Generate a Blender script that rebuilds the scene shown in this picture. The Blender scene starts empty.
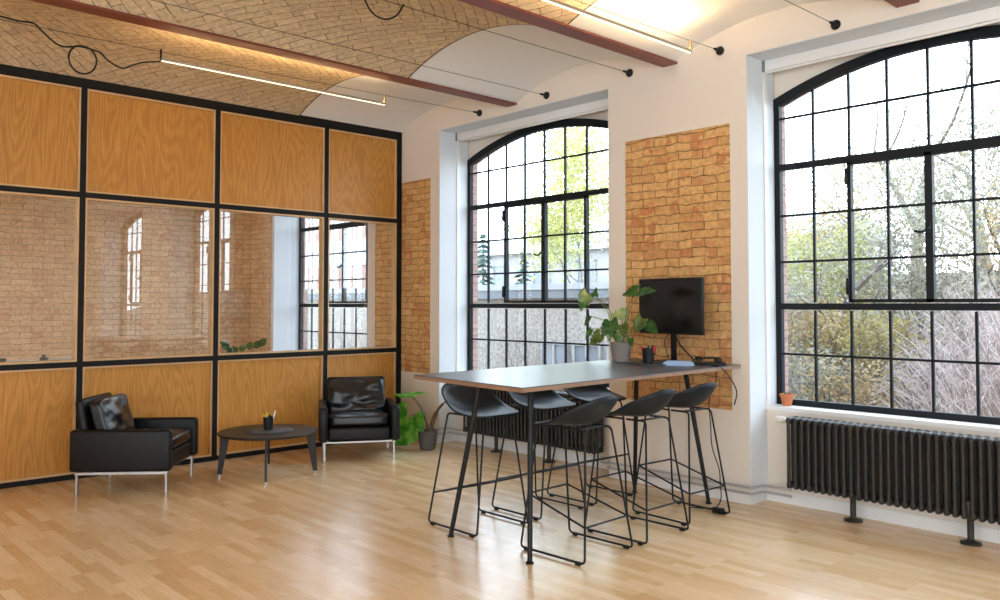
import bpy, bmesh, math, random
from mathutils import Vector, Matrix, noise

random.seed(7)
PI = math.pi
SC = bpy.context.scene
COL = SC.collection

# ------------------------------------------------------------------ materials
def new_mat(name):
    m = bpy.data.materials.new(name); m.use_nodes = True
    nt = m.node_tree
    return m, nt, nt.nodes['Principled BSDF']

def nd(nt, t, **kw):
    n = nt.nodes.new(t)
    for k, v in kw.items():
        if hasattr(n, k): setattr(n, k, v)
        else: n.inputs[k].default_value = v
    return n

def lk(nt, a, b): nt.links.new(a, b)

def simple(name, col, rough=.5, metal=0., spec=.5, bump=0., bscale=60., vary=0., vscale=8.):
    m, nt, b = new_mat(name)
    b.inputs['Base Color'].default_value = (*col, 1)
    b.inputs['Roughness'].default_value = rough
    b.inputs['Metallic'].default_value = metal
    b.inputs['Specular IOR Level'].default_value = spec
    tc = nd(nt, 'ShaderNodeTexCoord')
    if vary:
        n = nd(nt, 'ShaderNodeTexNoise'); n.inputs['Scale'].default_value = vscale; n.inputs['Detail'].default_value = 4
        lk(nt, tc.outputs['Object'], n.inputs['Vector'])
        r = nd(nt, 'ShaderNodeValToRGB')
        r.color_ramp.elements[0].position = .3; r.color_ramp.elements[1].position = .7
        r.color_ramp.elements[0].color = (*[c*(1-vary) for c in col], 1)
        r.color_ramp.elements[1].color = (*[min(1, c*(1+vary)) for c in col], 1)
        lk(nt, n.outputs['Fac'], r.inputs['Fac']); lk(nt, r.outputs['Color'], b.inputs['Base Color'])
    if bump:
        n = nd(nt, 'ShaderNodeTexNoise'); n.inputs['Scale'].default_value = bscale; n.inputs['Detail'].default_value = 3
        lk(nt, tc.outputs['Object'], n.inputs['Vector'])
        bp = nd(nt, 'ShaderNodeBump'); bp.inputs['Strength'].default_value = bump; bp.inputs['Distance'].default_value = .01
        lk(nt, n.outputs['Fac'], bp.inputs['Height']); lk(nt, bp.outputs['Normal'], b.inputs['Normal'])
    return m

def emit(name, col, strength):
    m, nt, b = new_mat(name)
    b.inputs['Base Color'].default_value = (*col, 1)
    b.inputs['Emission Color'].default_value = (*col, 1)
    b.inputs['Emission Strength'].default_value = strength
    return m

def brick_mat(name, c1, c2, c3, mortar_shade, mode='wall', w=.24, h=.072, ms=.006, rough=.9, bump=.6, distort=.012, vscale=1.3, vmix=.45, msm=.35):
    m, nt, b = new_mat(name)
    b.inputs['Roughness'].default_value = rough
    b.inputs['Specular IOR Level'].default_value = .15
    tc = nd(nt, 'ShaderNodeTexCoord')
    if mode == 'wall':
        sp = nd(nt, 'ShaderNodeSeparateXYZ'); lk(nt, tc.outputs['Object'], sp.inputs[0])
        ad = nd(nt, 'ShaderNodeMath', operation='ADD'); lk(nt, sp.outputs['X'], ad.inputs[0]); lk(nt, sp.outputs['Y'], ad.inputs[1])
        cb = nd(nt, 'ShaderNodeCombineXYZ'); lk(nt, ad.outputs[0], cb.inputs['X']); lk(nt, sp.outputs['Z'], cb.inputs['Y'])
        vec = cb.outputs[0]
    else:   # vault: UV = (along the bay, arc length from the crown), courses meet in a V at the crown
        sp = nd(nt, 'ShaderNodeSeparateXYZ'); lk(nt, tc.outputs['UV'], sp.inputs[0])
        ab = nd(nt, 'ShaderNodeMath', operation='ABSOLUTE'); lk(nt, sp.outputs['Y'], ab.inputs[0])
        x0 = nd(nt, 'ShaderNodeMath', operation='ADD'); x0.inputs[1].default_value = 3.35; lk(nt, sp.outputs['X'], x0.inputs[0])
        xa = nd(nt, 'ShaderNodeMath', operation='ABSOLUTE'); lk(nt, x0.outputs[0], xa.inputs[0])
        a1 = nd(nt, 'ShaderNodeMath', operation='ADD'); lk(nt, xa.outputs[0], a1.inputs[0]); lk(nt, ab.outputs[0], a1.inputs[1])
        s1 = nd(nt, 'ShaderNodeMath', operation='SUBTRACT'); lk(nt, xa.outputs[0], s1.inputs[0]); lk(nt, ab.outputs[0], s1.inputs[1])
        m1 = nd(nt, 'ShaderNodeMath', operation='MULTIPLY'); m1.inputs[1].default_value = .7071; lk(nt, a1.outputs[0], m1.inputs[0])
        m2 = nd(nt, 'ShaderNodeMath', operation='MULTIPLY'); m2.inputs[1].default_value = .7071; lk(nt, s1.outputs[0], m2.inputs[0])
        cb = nd(nt, 'ShaderNodeCombineXYZ'); lk(nt, m2.outputs[0], cb.inputs['X']); lk(nt, m1.outputs[0], cb.inputs['Y'])
        vec = cb.outputs[0]
    # irregular courses
    n1 = nd(nt, 'ShaderNodeTexNoise'); n1.inputs['Scale'].default_value = 7; n1.inputs['Detail'].default_value = 3
    lk(nt, vec, n1.inputs['Vector'])
    sb = nd(nt, 'ShaderNodeVectorMath', operation='SUBTRACT'); lk(nt, n1.outputs['Color'], sb.inputs[0]); sb.inputs[1].default_value = (.5, .5, .5)
    sc = nd(nt, 'ShaderNodeVectorMath', operation='SCALE'); lk(nt, sb.outputs[0], sc.inputs[0]); sc.inputs['Scale'].default_value = distort*2.6
    av = nd(nt, 'ShaderNodeVectorMath', operation='ADD'); lk(nt, vec, av.inputs[0]); lk(nt, sc.outputs[0], av.inputs[1])
    def bt(ca, cb_):
        t = nd(nt, 'ShaderNodeTexBrick'); t.inputs['Scale'].default_value = 1
        t.inputs['Brick Width'].default_value = w; t.inputs['Row Height'].default_value = h
        t.inputs['Mortar Size'].default_value = ms; t.inputs['Mortar Smooth'].default_value = msm
        t.inputs['Color1'].default_value = (*ca, 1); t.inputs['Color2'].default_value = (*cb_, 1); t.inputs['Mortar'].default_value = (*mortar_shade, 1)
        t.offset = .5; lk(nt, av.outputs[0], t.inputs['Vector']); return t
    t = bt(c1, c2)
    nm = nd(nt, 'ShaderNodeTexNoise'); nm.inputs['Scale'].default_value = 9; nm.inputs['Detail'].default_value = 3
    lk(nt, vec, nm.inputs['Vector'])
    rm = nd(nt, 'ShaderNodeValToRGB'); rm.color_ramp.elements[0].position = .38; rm.color_ramp.elements[1].position = .62
    rm.color_ramp.elements[0].color = (*mortar_shade, 1); rm.color_ramp.elements[1].color = (*[.75*q for q in c2], 1)  # the dark end also paints in the shadow under the bricks
    lk(nt, nm.outputs['Fac'], rm.inputs['Fac']); lk(nt, rm.outputs['Color'], t.inputs['Mortar'])
    # patches of redder / greyer bricks
    n2 = nd(nt, 'ShaderNodeTexNoise'); n2.inputs['Scale'].default_value = vscale*3; n2.inputs['Detail'].default_value = 2
    sv = nd(nt, 'ShaderNodeVectorMath', operation='SNAP'); lk(nt, av.outputs[0], sv.inputs[0]); sv.inputs[1].default_value = (w/2, h, 1)
    lk(nt, sv.outputs[0], n2.inputs['Vector'])
    r2 = nd(nt, 'ShaderNodeValToRGB'); r2.color_ramp.elements[0].position = .50; r2.color_ramp.elements[1].position = .66
    r2.color_ramp.elements[0].color = (0, 0, 0, 1); r2.color_ramp.elements[1].color = (1, 1, 1, 1)
    lk(nt, n2.outputs['Fac'], r2.inputs['Fac'])
    inv = nd(nt, 'ShaderNodeMath', operation='SUBTRACT'); inv.inputs[0].default_value = 1; lk(nt, t.outputs['Fac'], inv.inputs[1])
    mu = nd(nt, 'ShaderNodeMath', operation='MULTIPLY'); lk(nt, r2.outputs['Color'], mu.inputs[0]); lk(nt, inv.outputs[0], mu.inputs[1])
    mu2 = nd(nt, 'ShaderNodeMath', operation='MULTIPLY'); lk(nt, mu.outputs[0], mu2.inputs[0]); mu2.inputs[1].default_value = vmix*2.0
    mx = nd(nt, 'ShaderNodeMixRGB'); lk(nt, mu2.outputs[0], mx.inputs['Fac']); lk(nt, t.outputs['Color'], mx.inputs['Color1']); mx.inputs['Color2'].default_value = (*c3, 1)
    # fine mottling
    n3 = nd(nt, 'ShaderNodeTexNoise'); n3.inputs['Scale'].default_value = 26; n3.inputs['Detail'].default_value = 5
    lk(nt, vec, n3.inputs['Vector'])
    r3 = nd(nt, 'ShaderNodeValToRGB'); r3.color_ramp.elements[0].position = .25; r3.color_ramp.elements[1].position = .75
    r3.color_ramp.elements[0].color = (.72, .72, .72, 1); r3.color_ramp.elements[1].color = (1.15, 1.15, 1.15, 1)
    lk(nt, n3.outputs['Fac'], r3.inputs['Fac'])
    ml = nd(nt, 'ShaderNodeMixRGB', blend_type='MULTIPLY'); ml.inputs['Fac'].default_value = 1
    lk(nt, mx.outputs['Color'], ml.inputs['Color1']); lk(nt, r3.outputs['Color'], ml.inputs['Color2'])
    lk(nt, ml.outputs['Color'], b.inputs['Base Color'])
    # relief
    hs = nd(nt, 'ShaderNodeMath', operation='MULTIPLY_ADD'); lk(nt, inv.outputs[0], hs.inputs[0]); hs.inputs[1].default_value = 1.
    lk(nt, n3.outputs['Fac'], hs.inputs[2])
    bp = nd(nt, 'ShaderNodeBump'); bp.inputs['Strength'].default_value = bump; bp.inputs['Distance'].default_value = .012
    lk(nt, hs.outputs[0], bp.inputs['Height']); lk(nt, bp.outputs['Normal'], b.inputs['Normal'])
    return m

def oak_mat(name, dark, light, rough=.42):
    m, nt, b = new_mat(name)
    b.inputs['Roughness'].default_value = rough; b.inputs['Specular IOR Level'].default_value = .35
    tc = nd(nt, 'ShaderNodeTexCoord')
    sp = nd(nt, 'ShaderNodeSeparateXYZ'); lk(nt, tc.outputs['Object'], sp.inputs[0])
    # flat-sawn veneer: cathedral figure from stretched rings, leaves about 30 cm wide
    cb = nd(nt, 'ShaderNodeCombineXYZ'); lk(nt, sp.outputs['Y'], cb.inputs['X'])
    mz = nd(nt, 'ShaderNodeMath', operation='MULTIPLY'); mz.inputs[1].default_value = .16; lk(nt, sp.outputs['Z'], mz.inputs[0]); lk(nt, mz.outputs[0], cb.inputs['Y'])
    lk(nt, sp.outputs['X'], cb.inputs['Z'])
    n = nd(nt, 'ShaderNodeTexNoise'); n.inputs['Scale'].default_value = 4.2; n.inputs['Detail'].default_value = 1.5; n.inputs['Roughness'].default_value = .4
    lk(nt, cb.outputs[0], n.inputs['Vector'])
    k = nd(nt, 'ShaderNodeMath', operation='MULTIPLY'); k.inputs[1].default_value = 120; lk(nt, n.outputs['Fac'], k.inputs[0])
    s = nd(nt, 'ShaderNodeMath', operation='SINE'); lk(nt, k.outputs[0], s.inputs[0])
    g = nd(nt, 'ShaderNodeTexNoise'); g.inputs['Scale'].default_value = 60; g.inputs['Detail'].default_value = 4
    mz2 = nd(nt, 'ShaderNodeMapping'); mz2.inputs['Scale'].default_value = (3, 3, .06); lk(nt, tc.outputs['Object'], mz2.inputs['Vector']); lk(nt, mz2.outputs[0], g.inputs['Vector'])
    a = nd(nt, 'ShaderNodeMath', operation='MULTIPLY_ADD'); lk(nt, s.outputs[0], a.inputs[0]); a.inputs[1].default_value = .10; lk(nt, g.outputs['Fac'], a.inputs[2])
    r = nd(nt, 'ShaderNodeValToRGB'); r.color_ramp.elements[0].position = .3; r.color_ramp.elements[1].position = .72
    r.color_ramp.elements[0].color = (*dark, 1); r.color_ramp.elements[1].color = (*light, 1)
    lk(nt, a.outputs[0], r.inputs['Fac']); lk(nt, r.outputs['Color'], b.inputs['Base Color'])
    return m

def parquet_mat(name):
    m, nt, b = new_mat(name)
    b.inputs['Roughness'].default_value = .3; b.inputs['Specular IOR Level'].default_value = .9
    tc = nd(nt, 'ShaderNodeTexCoord')
    def bt(c1, c2, w, off):
        t = nd(nt, 'ShaderNodeTexBrick'); t.inputs['Scale'].default_value = 1
        t.inputs['Brick Width'].default_value = w; t.inputs['Row Height'].default_value = .068
        t.inputs['Mortar Size'].default_value = .0006; t.inputs['Mortar Smooth'].default_value = .2
        t.inputs['Color1'].default_value = (*c1, 1); t.inputs['Color2'].default_value = (*c2, 1); t.inputs['Mortar'].default_value = (*[c*.7 for c in c1], 1)
        t.offset = off; t.offset_frequency = 3; lk(nt, tc.outputs['Object'], t.inputs['Vector']); return t
    t = bt((.87, .64, .385), (.78, .54, .28), .46, .37)
    t2 = bt((.90, .70, .45), (.66, .41, .19), .46, .37)
    # a few much darker and paler staves
    n0 = nd(nt, 'ShaderNodeTexNoise'); n0.inputs['Scale'].default_value = 1.3
    lk(nt, tc.outputs['Object'], n0.inputs['Vector'])
    mx0 = nd(nt, 'ShaderNodeMixRGB'); lk(nt, n0.outputs['Fac'], mx0.inputs['Fac']); lk(nt, t.outputs['Color'], mx0.inputs['Color1']); lk(nt, t2.outputs['Color'], mx0.inputs['Color2'])
    mp = nd(nt, 'ShaderNodeMapping'); mp.inputs['Scale'].default_value = (1.2, 22, 1); lk(nt, tc.outputs['Object'], mp.inputs['Vector'])
    n = nd(nt, 'ShaderNodeTexNoise'); n.inputs['Scale'].default_value = 6; n.inputs['Detail'].default_value = 5; lk(nt, mp.outputs[0], n.inputs['Vector'])
    r = nd(nt, 'ShaderNodeValToRGB'); r.color_ramp.elements[0].position = .3; r.color_ramp.elements[1].position = .75
    r.color_ramp.elements[0].color = (.86, .84, .82, 1); r.color_ramp.elements[1].color = (1.08, 1.08, 1.08, 1)
    lk(nt, n.outputs['Fac'], r.inputs['Fac'])
    ml = nd(nt, 'ShaderNodeMixRGB', blend_type='MULTIPLY'); ml.inputs['Fac'].default_value = 1
    lk(nt, mx0.outputs['Color'], ml.inputs['Color1']); lk(nt, r.outputs['Color'], ml.inputs['Color2'])
    lk(nt, ml.outputs['Color'], b.inputs['Base Color'])
    r2 = nd(nt, 'ShaderNodeMapRange'); r2.inputs['To Min'].default_value = .19; r2.inputs['To Max'].default_value = .30
    lk(nt, n.outputs['Fac'], r2.inputs['Value']); lk(nt, r2.outputs[0], b.inputs['Roughness'])
    return m

def glass_mat(name, tint=(.97, .985, .98), gain=1.):
    m = bpy.data.materials.new(name); m.use_nodes = True; nt = m.node_tree; nt.nodes.clear()
    o = nd(nt, 'ShaderNodeOutputMaterial'); mx = nd(nt, 'ShaderNodeMixShader')
    tr = nd(nt, 'ShaderNodeBsdfTransparent'); tr.inputs['Color'].default_value = (*tint, 1)
    gl = nd(nt, 'ShaderNodeBsdfGlossy'); gl.inputs['Roughness'].default_value = .0
    lw = nd(nt, 'ShaderNodeLayerWeight'); lw.inputs['Blend'].default_value = .5      # Schlick reflectance of a two-sided pane
    pw = nd(nt, 'ShaderNodeMath', operation='POWER'); pw.inputs[1].default_value = 5; lk(nt, lw.outputs['Facing'], pw.inputs[0])
    k = nd(nt, 'ShaderNodeMath', operation='MULTIPLY_ADD', use_clamp=True); k.inputs[1].default_value = .92*gain; k.inputs[2].default_value = .075*gain; lk(nt, pw.outputs[0], k.inputs[0])
    lk(nt, k.outputs[0], mx.inputs[0]); lk(nt, tr.outputs[0], mx.inputs[1]); lk(nt, gl.outputs[0], mx.inputs[2]); lk(nt, mx.outputs[0], o.inputs[0])
    return m

def leaf_mat(name, c1, c2, scale=20., trans=.25, rough=.5):
    m, nt, b = new_mat(name)
    b.inputs['Roughness'].default_value = rough; b.inputs['Specular IOR Level'].default_value = .4
    tc = nd(nt, 'ShaderNodeTexCoord'); n = nd(nt, 'ShaderNodeTexNoise'); n.inputs['Scale'].default_value = scale; n.inputs['Detail'].default_value = 2
    lk(nt, tc.outputs['Object'], n.inputs['Vector'])
    r = nd(nt, 'ShaderNodeValToRGB'); r.color_ramp.elements[0].position = .38; r.color_ramp.elements[1].position = .62
    r.color_ramp.elements[0].color = (*c1, 1); r.color_ramp.elements[1].color = (*c2, 1)
    lk(nt, n.outputs['Fac'], r.inputs['Fac']); lk(nt, r.outputs['Color'], b.inputs['Base Color'])
    if trans:
        out = nt.nodes['Material Output']
        t = nd(nt, 'ShaderNodeBsdfTranslucent'); lk(nt, r.outputs['Color'], t.inputs['Color'])
        mx = nd(nt, 'ShaderNodeMixShader'); mx.inputs[0].default_value = trans
        lk(nt, b.outputs[0], mx.inputs[1]); lk(nt, t.outputs[0], mx.inputs[2]); lk(nt, mx.outputs[0], out.inputs[0])
    return m

M = {}
M['plaster'] = simple('plaster', (.80, .735, .66), .9, spec=.2, bump=.05, bscale=30)
M['plaster_sky_tint'] = simple('sky_tinted_plaster', (.70, .745, .79), .85, spec=.2, bump=.04, bscale=30)
M['plaster_vault'] = simple('vault_plaster', (.84, .85, .86), .85, spec=.2, bump=.04, bscale=30)
M['paint_white'] = simple('white_paint', (.82, .82, .82), .45)
M['brick'] = brick_mat('yellow_brick', (.78, .49, .215), (.66, .385, .155), (.60, .25, .105), (.17, .10, .05), distort=.022, ms=.005, msm=.6)
M['shadow_line'] = simple('painted_shadow_line', (.10, .075, .055), .9)
M['brick_next'] = brick_mat('pale_brick', (.80, .58, .36), (.70, .47, .27), (.64, .36, .22), (.28, .19, .11), distort=.020, ms=.005, msm=.6)
M['brick_vault'] = brick_mat('vault_brick', (.76, .62, .42), (.65, .51, .33), (.60, .48, .35), (.15, .10, .055), mode='vault', w=.30, h=.078, bump=.7, ms=.004, distort=.018)
M['brick_out'] = brick_mat('facade_brick', (.46, .30, .26), (.38, .235, .20), (.42, .28, .25), (.30, .25, .23), ms=.008)
M['oak'] = oak_mat('oak_veneer', (.42, .185, .036), (.59, .29, .065))
M['oak_bead'] = simple('oak_bead', (.62, .40, .20), .45, vary=.12, vscale=6)
M['parquet'] = parquet_mat('parquet')
M['black_steel'] = simple('black_steel', (.008, .0075, .0075), .55, spec=.2)
M['window_steel'] = simple('window_steel', (.010, .013, .017), .5, spec=.2)
M['beam'] = simple('red_oxide_paint', (.19, .045, .028), .45, vary=.12, vscale=4)
M['glass'] = glass_mat('window_glass')
M['glass_in'] = glass_mat('partition_glass', (.985, .985, .985), 1.25)
M['leather'] = simple('black_leather', (.006, .006, .007), .42, spec=.25, bump=.12, bscale=90)
M['leather_cushion'] = simple('soft_black_leather', (.006, .007, .009), .28, spec=.5, bump=.18, bscale=45)
M['steel'] = simple('brushed_steel', (.45, .43, .41), .35, 1.)
M['chrome'] = simple('chrome', (.75, .75, .76), .15, 1.)
M['dark_wood'] = simple('dark_stained_wood', (.016, .011, .010), .42, spec=.3, vary=.25, vscale=12)
M['linoleum'] = simple('dark_linoleum', (.060, .066, .084), .32, spec=.85)
M['edge_wood'] = simple('walnut_edge', (.27, .16, .10), .42, vary=.15, vscale=9)
M['wire'] = simple('black_wire', (.007, .007, .008), .5, spec=.3)
M['shell'] = simple('anthracite_plastic', (.011, .0165, .022), .45, spec=.25)
M['radiator'] = simple('anthracite_radiator', (.034, .032, .030), .42, spec=.25)
M['black_plastic'] = simple('black_plastic', (.007, .007, .008), .45, spec=.3)
M['screen'] = simple('dark_screen', (.005, .0045, .004), .25, spec=.25)
M['grey_plastic'] = simple('grey_plastic', (.20, .20, .21), .4)
M['pot_grey'] = simple('stone_pot', (.24, .215, .20), .8, bump=.12, bscale=50, vary=.08)
M['pot_dark'] = simple('dark_grey_pot', (.085, .08, .078), .75, bump=.12, bscale=50, vary=.1)
M['terracotta'] = simple('terracotta', (.53, .17, .07), .8, vary=.12, vscale=14)
M['soil'] = simple('soil', (.035, .022, .014), .95, bump=.5, bscale=40)
M['slate'] = simple('slate_tray', (.05, .055, .066), .5)
M['tray_blue'] = simple('pale_blue_case', (.30, .44, .66), .5)
M['red'] = simple('red_pen', (.62, .03, .03), .4)
M['yellow'] = simple('yellow_pen', (.85, .70, .06), .4)
M['white'] = simple('white_pen', (.82, .80, .76), .4)
M['bracket_bronze'] = simple('bracket_bronze', (.16, .13, .09), .45, .5)
M['alu'] = simple('lamp_aluminium', (.45, .42, .37), .4, .6)
M['stem'] = simple('green_stem', (.13, .19, .07), .5)
M['stem_dark'] = simple('brown_stem', (.10, .06, .03), .6, vary=.2)
M['monstera'] = leaf_mat('monstera_leaf', (.018, .075, .014), (.05, .15, .028), 16, .12, .35)
M['monstera_pale'] = leaf_mat('variegated_leaf', (.05, .16, .03), (.50, .60, .26), 9, .2, .35)
M['monstera_olive'] = leaf_mat('olive_leaf', (.07, .12, .02), (.16, .22, .05), 16, .2, .4)
M['alocasia'] = leaf_mat('bright_leaf', (.08, .34, .03), (.30, .68, .11), 12, .4, .4)
M['bark'] = simple('bark', (.15, .13, .118), .9, bump=.5, bscale=20, vary=.25, vscale=7)
M['bark_pale'] = simple('pale_bark', (.18, .16, .145), .9, bump=.4, bscale=20, vary=.2, vscale=7)
M['twig_pink'] = simple('dry_twigs', (.46, .375, .345), .9, vary=.2)
M['leaf_yellow'] = leaf_mat('yellow_green_leaves', (.38, .39, .13), (.50, .47, .20), 2.5, .45)
M['leaf_green'] = leaf_mat('light_green_leaves', (.26, .31, .16), (.38, .40, .22), 2.5, .4)
M['leaf_brown'] = leaf_mat('autumn_leaves', (.30, .20, .095), (.45, .34, .17), 2.5, .35)
M['leaf_grey'] = leaf_mat('dull_leaves', (.22, .21, .155), (.35, .325, .23), 2.5, .35)
M['leaf_ochre'] = leaf_mat('ochre_leaves', (.22, .17, .05), (.33, .27, .09), 2.5, .35)
M['needles'] = leaf_mat('spruce_needles', (.09, .17, .135), (.15, .24, .20), 3, .2)
M['ground'] = simple('leaf_litter', (.13, .105, .075), .95, bump=.6, bscale=9, vary=.3, vscale=4)
M['render_pale'] = simple('pale_render', (.34, .335, .35), .9, vary=.05, vscale=.6)
M['render_pink'] = simple('pink_brick_render', (.30, .19, .165), .9, vary=.1, vscale=1.5)
M['pebble'] = simple('pebble_dash', (.30, .275, .245), .95, bump=1., bscale=22, vary=.38, vscale=16)
M['fascia'] = simple('grey_fascia', (.12, .135, .15), .6)
M['coping'] = simple('pale_coping', (.30, .31, .32), .7)
M['dark_glass'] = simple('far_window', (.16, .19, .22), .2)
WARM = (1., .70, .40)
M['led'] = emit('led_strip', (1., .83, .58), 1.7)
M['led_up'] = emit('led_uplight', (1., .66, .33), 118.)

# ------------------------------------------------------------------ mesh helpers
class MB:
    def __init__(s): s.v = []; s.f = []; s.mi = []; s.uv = {}; s.cur = 0
    def add(s, vs, fs):
        n = len(s.v); s.v += [tuple(p) for p in vs]
        for f in fs: s.f.append(tuple(i+n for i in f)); s.mi.append(s.cur)
        return s
    def box(s, x0, x1, y0, y1, z0, z1):
        vs = [(x, y, z) for z in (z0, z1) for y in (y0, y1) for x in (x0, x1)]
        return s.add(vs, [(0, 2, 3, 1), (4, 5, 7, 6), (0, 1, 5, 4), (1, 3, 7, 5), (3, 2, 6, 7), (2, 0, 4, 6)])
    def bm(s, bm, mtx=None):
        if mtx: bm.transform(mtx)
        bm.verts.ensure_lookup_table(); bm.verts.index_update()
        s.add([v.co[:] for v in bm.verts], [[v.index for v in f.verts] for f in bm.faces]); bm.free(); return s
    def rbox(s, cx, cy, cz, sx, sy, sz, r=.01, seg=3, mtx=None):
        b = bmesh.new(); bmesh.ops.create_cube(b, size=1)
        for v in b.verts: v.co = Vector((v.co.x*sx, v.co.y*sy, v.co.z*sz))
        bmesh.ops.bevel(b, geom=b.edges[:], offset=min(r, min(sx, sy, sz)*.49), segments=seg, profile=.5, affect='EDGES')
        t = Matrix.Translation((cx, cy, cz))
        return s.bm(b, t @ mtx if mtx else t)
    def tube(s, pts, r, n=8, closed=False, caps=True):
        P = [Vector(p) for p in pts]; m = len(P)
        R = r if isinstance(r, (list, tuple)) else [r]*m
        up = None; vs = []
        for i in range(m):
            if closed: d = P[(i+1) % m]-P[i-1]
            else: d = P[min(i+1, m-1)]-P[max(i-1, 0)]
            if d.length < 1e-9: d = Vector((0, 0, 1))
            d.normalize()
            if up is None:
                a = Vector((0, 0, 1)) if abs(d.z) < .9 else Vector((1, 0, 0))
                up = (a - d*a.dot(d)).normalized()
            else:
                up = up - d*up.dot(d)
                if up.length < 1e-6:
                    a = Vector((1, 0, 0)); up = a - d*a.dot(d)
                up.normalize()
            w = d.cross(up)
            for k in range(n):
                a = 2*PI*k/n; vs.append(P[i] + (up*math.cos(a)+w*math.sin(a))*R[i])
        fs = []
        for i in range(m if closed else m-1):
            j = (i+1) % m
            for k in range(n):
                l = (k+1) % n; fs.append((i*n+k, i*n+l, j*n+l, j*n+k))
        if caps and not closed:
            fs.append(tuple(range(n-1, -1, -1))); fs.append(tuple((m-1)*n+k for k in range(n)))
        return s.add(vs, fs)
    def lathe(s, prof, n=24, c=(0, 0, 0), mtx=None):
        vs = []; fs = []
        for r, z in prof:
            for k in range(n):
                a = 2*PI*k/n; p = Vector((r*math.cos(a), r*math.sin(a), z))
                if mtx: p = mtx @ p
                vs.append((p.x+c[0], p.y+c[1], p.z+c[2]))
        m = len(prof)
        for i in range(m-1):
            for k in range(n):
                l = (k+1) % n; fs.append((i*n+k, i*n+l, (i+1)*n+l, (i+1)*n+k))
        fs.append(tuple(range(n-1, -1, -1))); fs.append(tuple((m-1)*n+k for k in range(n)))
        return s.add(vs, fs)
    def strip(s, lower, upper, y0, y1):
        """solid between two polylines of (x, z) with equal counts, extruded from y0 to y1"""
        n = len(lower); vs = []
        for y in (y0, y1):
            for p in lower: vs.append((p[0], y, p[1]))
            for p in upper: vs.append((p[0], y, p[1]))
        o = 2*n; fs = []
        for i in range(n-1):
            fs += [(i, i+1, n+i+1, n+i), (o+i+1, o+i, o+n+i, o+n+i+1), (i+1, i, o+i, o+i+1), (n+i, n+i+1, o+n+i+1, o+n+i)]
        fs += [(0, n, o+n, o), (n-1, o+n-1, o+2*n-1, 2*n-1)]
        return s.add(vs, fs)
    def build(s, name, mats, parent=None, origin=None, smooth=None, solid=0., sub=0):
        me = bpy.data.meshes.new(name)
        v = s.v
        if origin is not None: v = [(p[0]-origin[0], p[1]-origin[1], p[2]-origin[2]) for p in v]
        me.from_pydata(v, [], s.f); me.update()
        if not isinstance(mats, (list, tuple)): mats = [mats]
        for m in mats: me.materials.append(M[m] if isinstance(m, str) else m)
        if len(mats) > 1: me.polygons.foreach_set('material_index', s.mi)
        if s.uv:
            l = me.uv_layers.new(name='UVMap')
            for lp in me.loops: l.data[lp.index].uv = s.uv[lp.vertex_index]
        b = bmesh.new(); b.from_mesh(me); bmesh.ops.recalc_face_normals(b, faces=b.faces[:]) if not s.uv else None; b.to_mesh(me); b.free()
        if smooth:
            me.polygons.foreach_set('use_smooth', [True]*len(me.polygons))
            me.set_sharp_from_angle(angle=math.radians(smooth))
        o = bpy.data.objects.new(name, me); COL.objects.link(o)
        if parent: o.parent = parent
        elif origin is not None: o.location = origin
        if solid:
            md = o.modifiers.new('Solidify', 'SOLIDIFY'); md.thickness = solid; md.offset = 0
        if sub:
            md = o.modifiers.new('Subsurf', 'SUBSURF'); md.levels = sub; md.render_levels = sub
        return o

def tag(o, label=None, cat=None, group=None, kind=None):
    if label: o['label'] = label
    if cat: o['category'] = cat
    if group: o['group'] = group
    if kind: o['kind'] = kind
    return o

def thing(name, loc, label, cat, group=None, rz=0., kind=None):
    e = bpy.data.objects.new(name, None); COL.objects.link(e); e.empty_display_size = .1
    e.location = loc; e.rotation_euler = (0, 0, rz)
    return tag(e, label, cat, group, kind)

def struct(o, label=None, cat=None): return tag(o, label, cat, kind='structure')

def dup(root, loc, rz, label, group=None):
    c = root.copy(); COL.objects.link(c); c.location = loc; c.rotation_euler = (0, 0, rz)
    c['label'] = label
    if group: c['group'] = group
    for ch in [o for o in bpy.data.objects if o.parent == root]:
        d = ch.copy(); COL.objects.link(d); d.parent = c
        for g in [o for o in bpy.data.objects if o.parent == ch]:
            h = g.copy(); COL.objects.link(h); h.parent = d
    return c

def fillet(pts, r, n=5):
    """round the inner corners of a polyline"""
    P = [Vector(p) for p in pts]; out = [P[0]]
    for i in range(1, len(P)-1):
        a, b, c = P[i-1], P[i], P[i+1]
        d1 = (a-b); d2 = (c-b); q = min(r, d1.length*.45, d2.length*.45)
        p1 = b+d1.normalized()*q; p2 = b+d2.normalized()*q
        for k in range(n+1):
            t = k/n; out.append(p1*(1-t)**2 + b*2*t*(1-t) + p2*t*t)
    out.append(P[-1]); return out

def spline(pts, n=8):
    P = [Vector(p) for p in pts]; out = []
    for i in range(len(P)-1):
        p0 = P[max(i-1, 0)]; p1 = P[i]; p2 = P[i+1]; p3 = P[min(i+2, len(P)-1)]
        for k in range(n):
            t = k/n
            out.append(.5*((2*p1)+(p2-p0)*t+(2*p0-5*p1+4*p2-p3)*t*t+(3*p1-p0-3*p2+p3)*t**3))
    out.append(P[-1]); return out

# ------------------------------------------------------------------ the room
XL, XR, YB, ZC = -3.7, 11.2, -9.4, 3.95
WIN = [(-3.02, -.64), (.732, 3.108), (4.455, 6.841), (8.22, 10.596)]
ZL = 3.40            # flat lintel of the niches
ZSILL = .72
YA = .25             # apron face under the sill
YF = .40             # face of the steel frames
def zarch(x, xc, off=0., hw=1.188):
    r = 3.06; d = x-xc
    return 3.35-off-r+math.sqrt(max(r*r-d*d, .01))

mb = MB(); mb.box(XL-.3, XR+.3, YB-.3, .42, -.2, 0); struct(mb.build('floor', 'parquet'))

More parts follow.
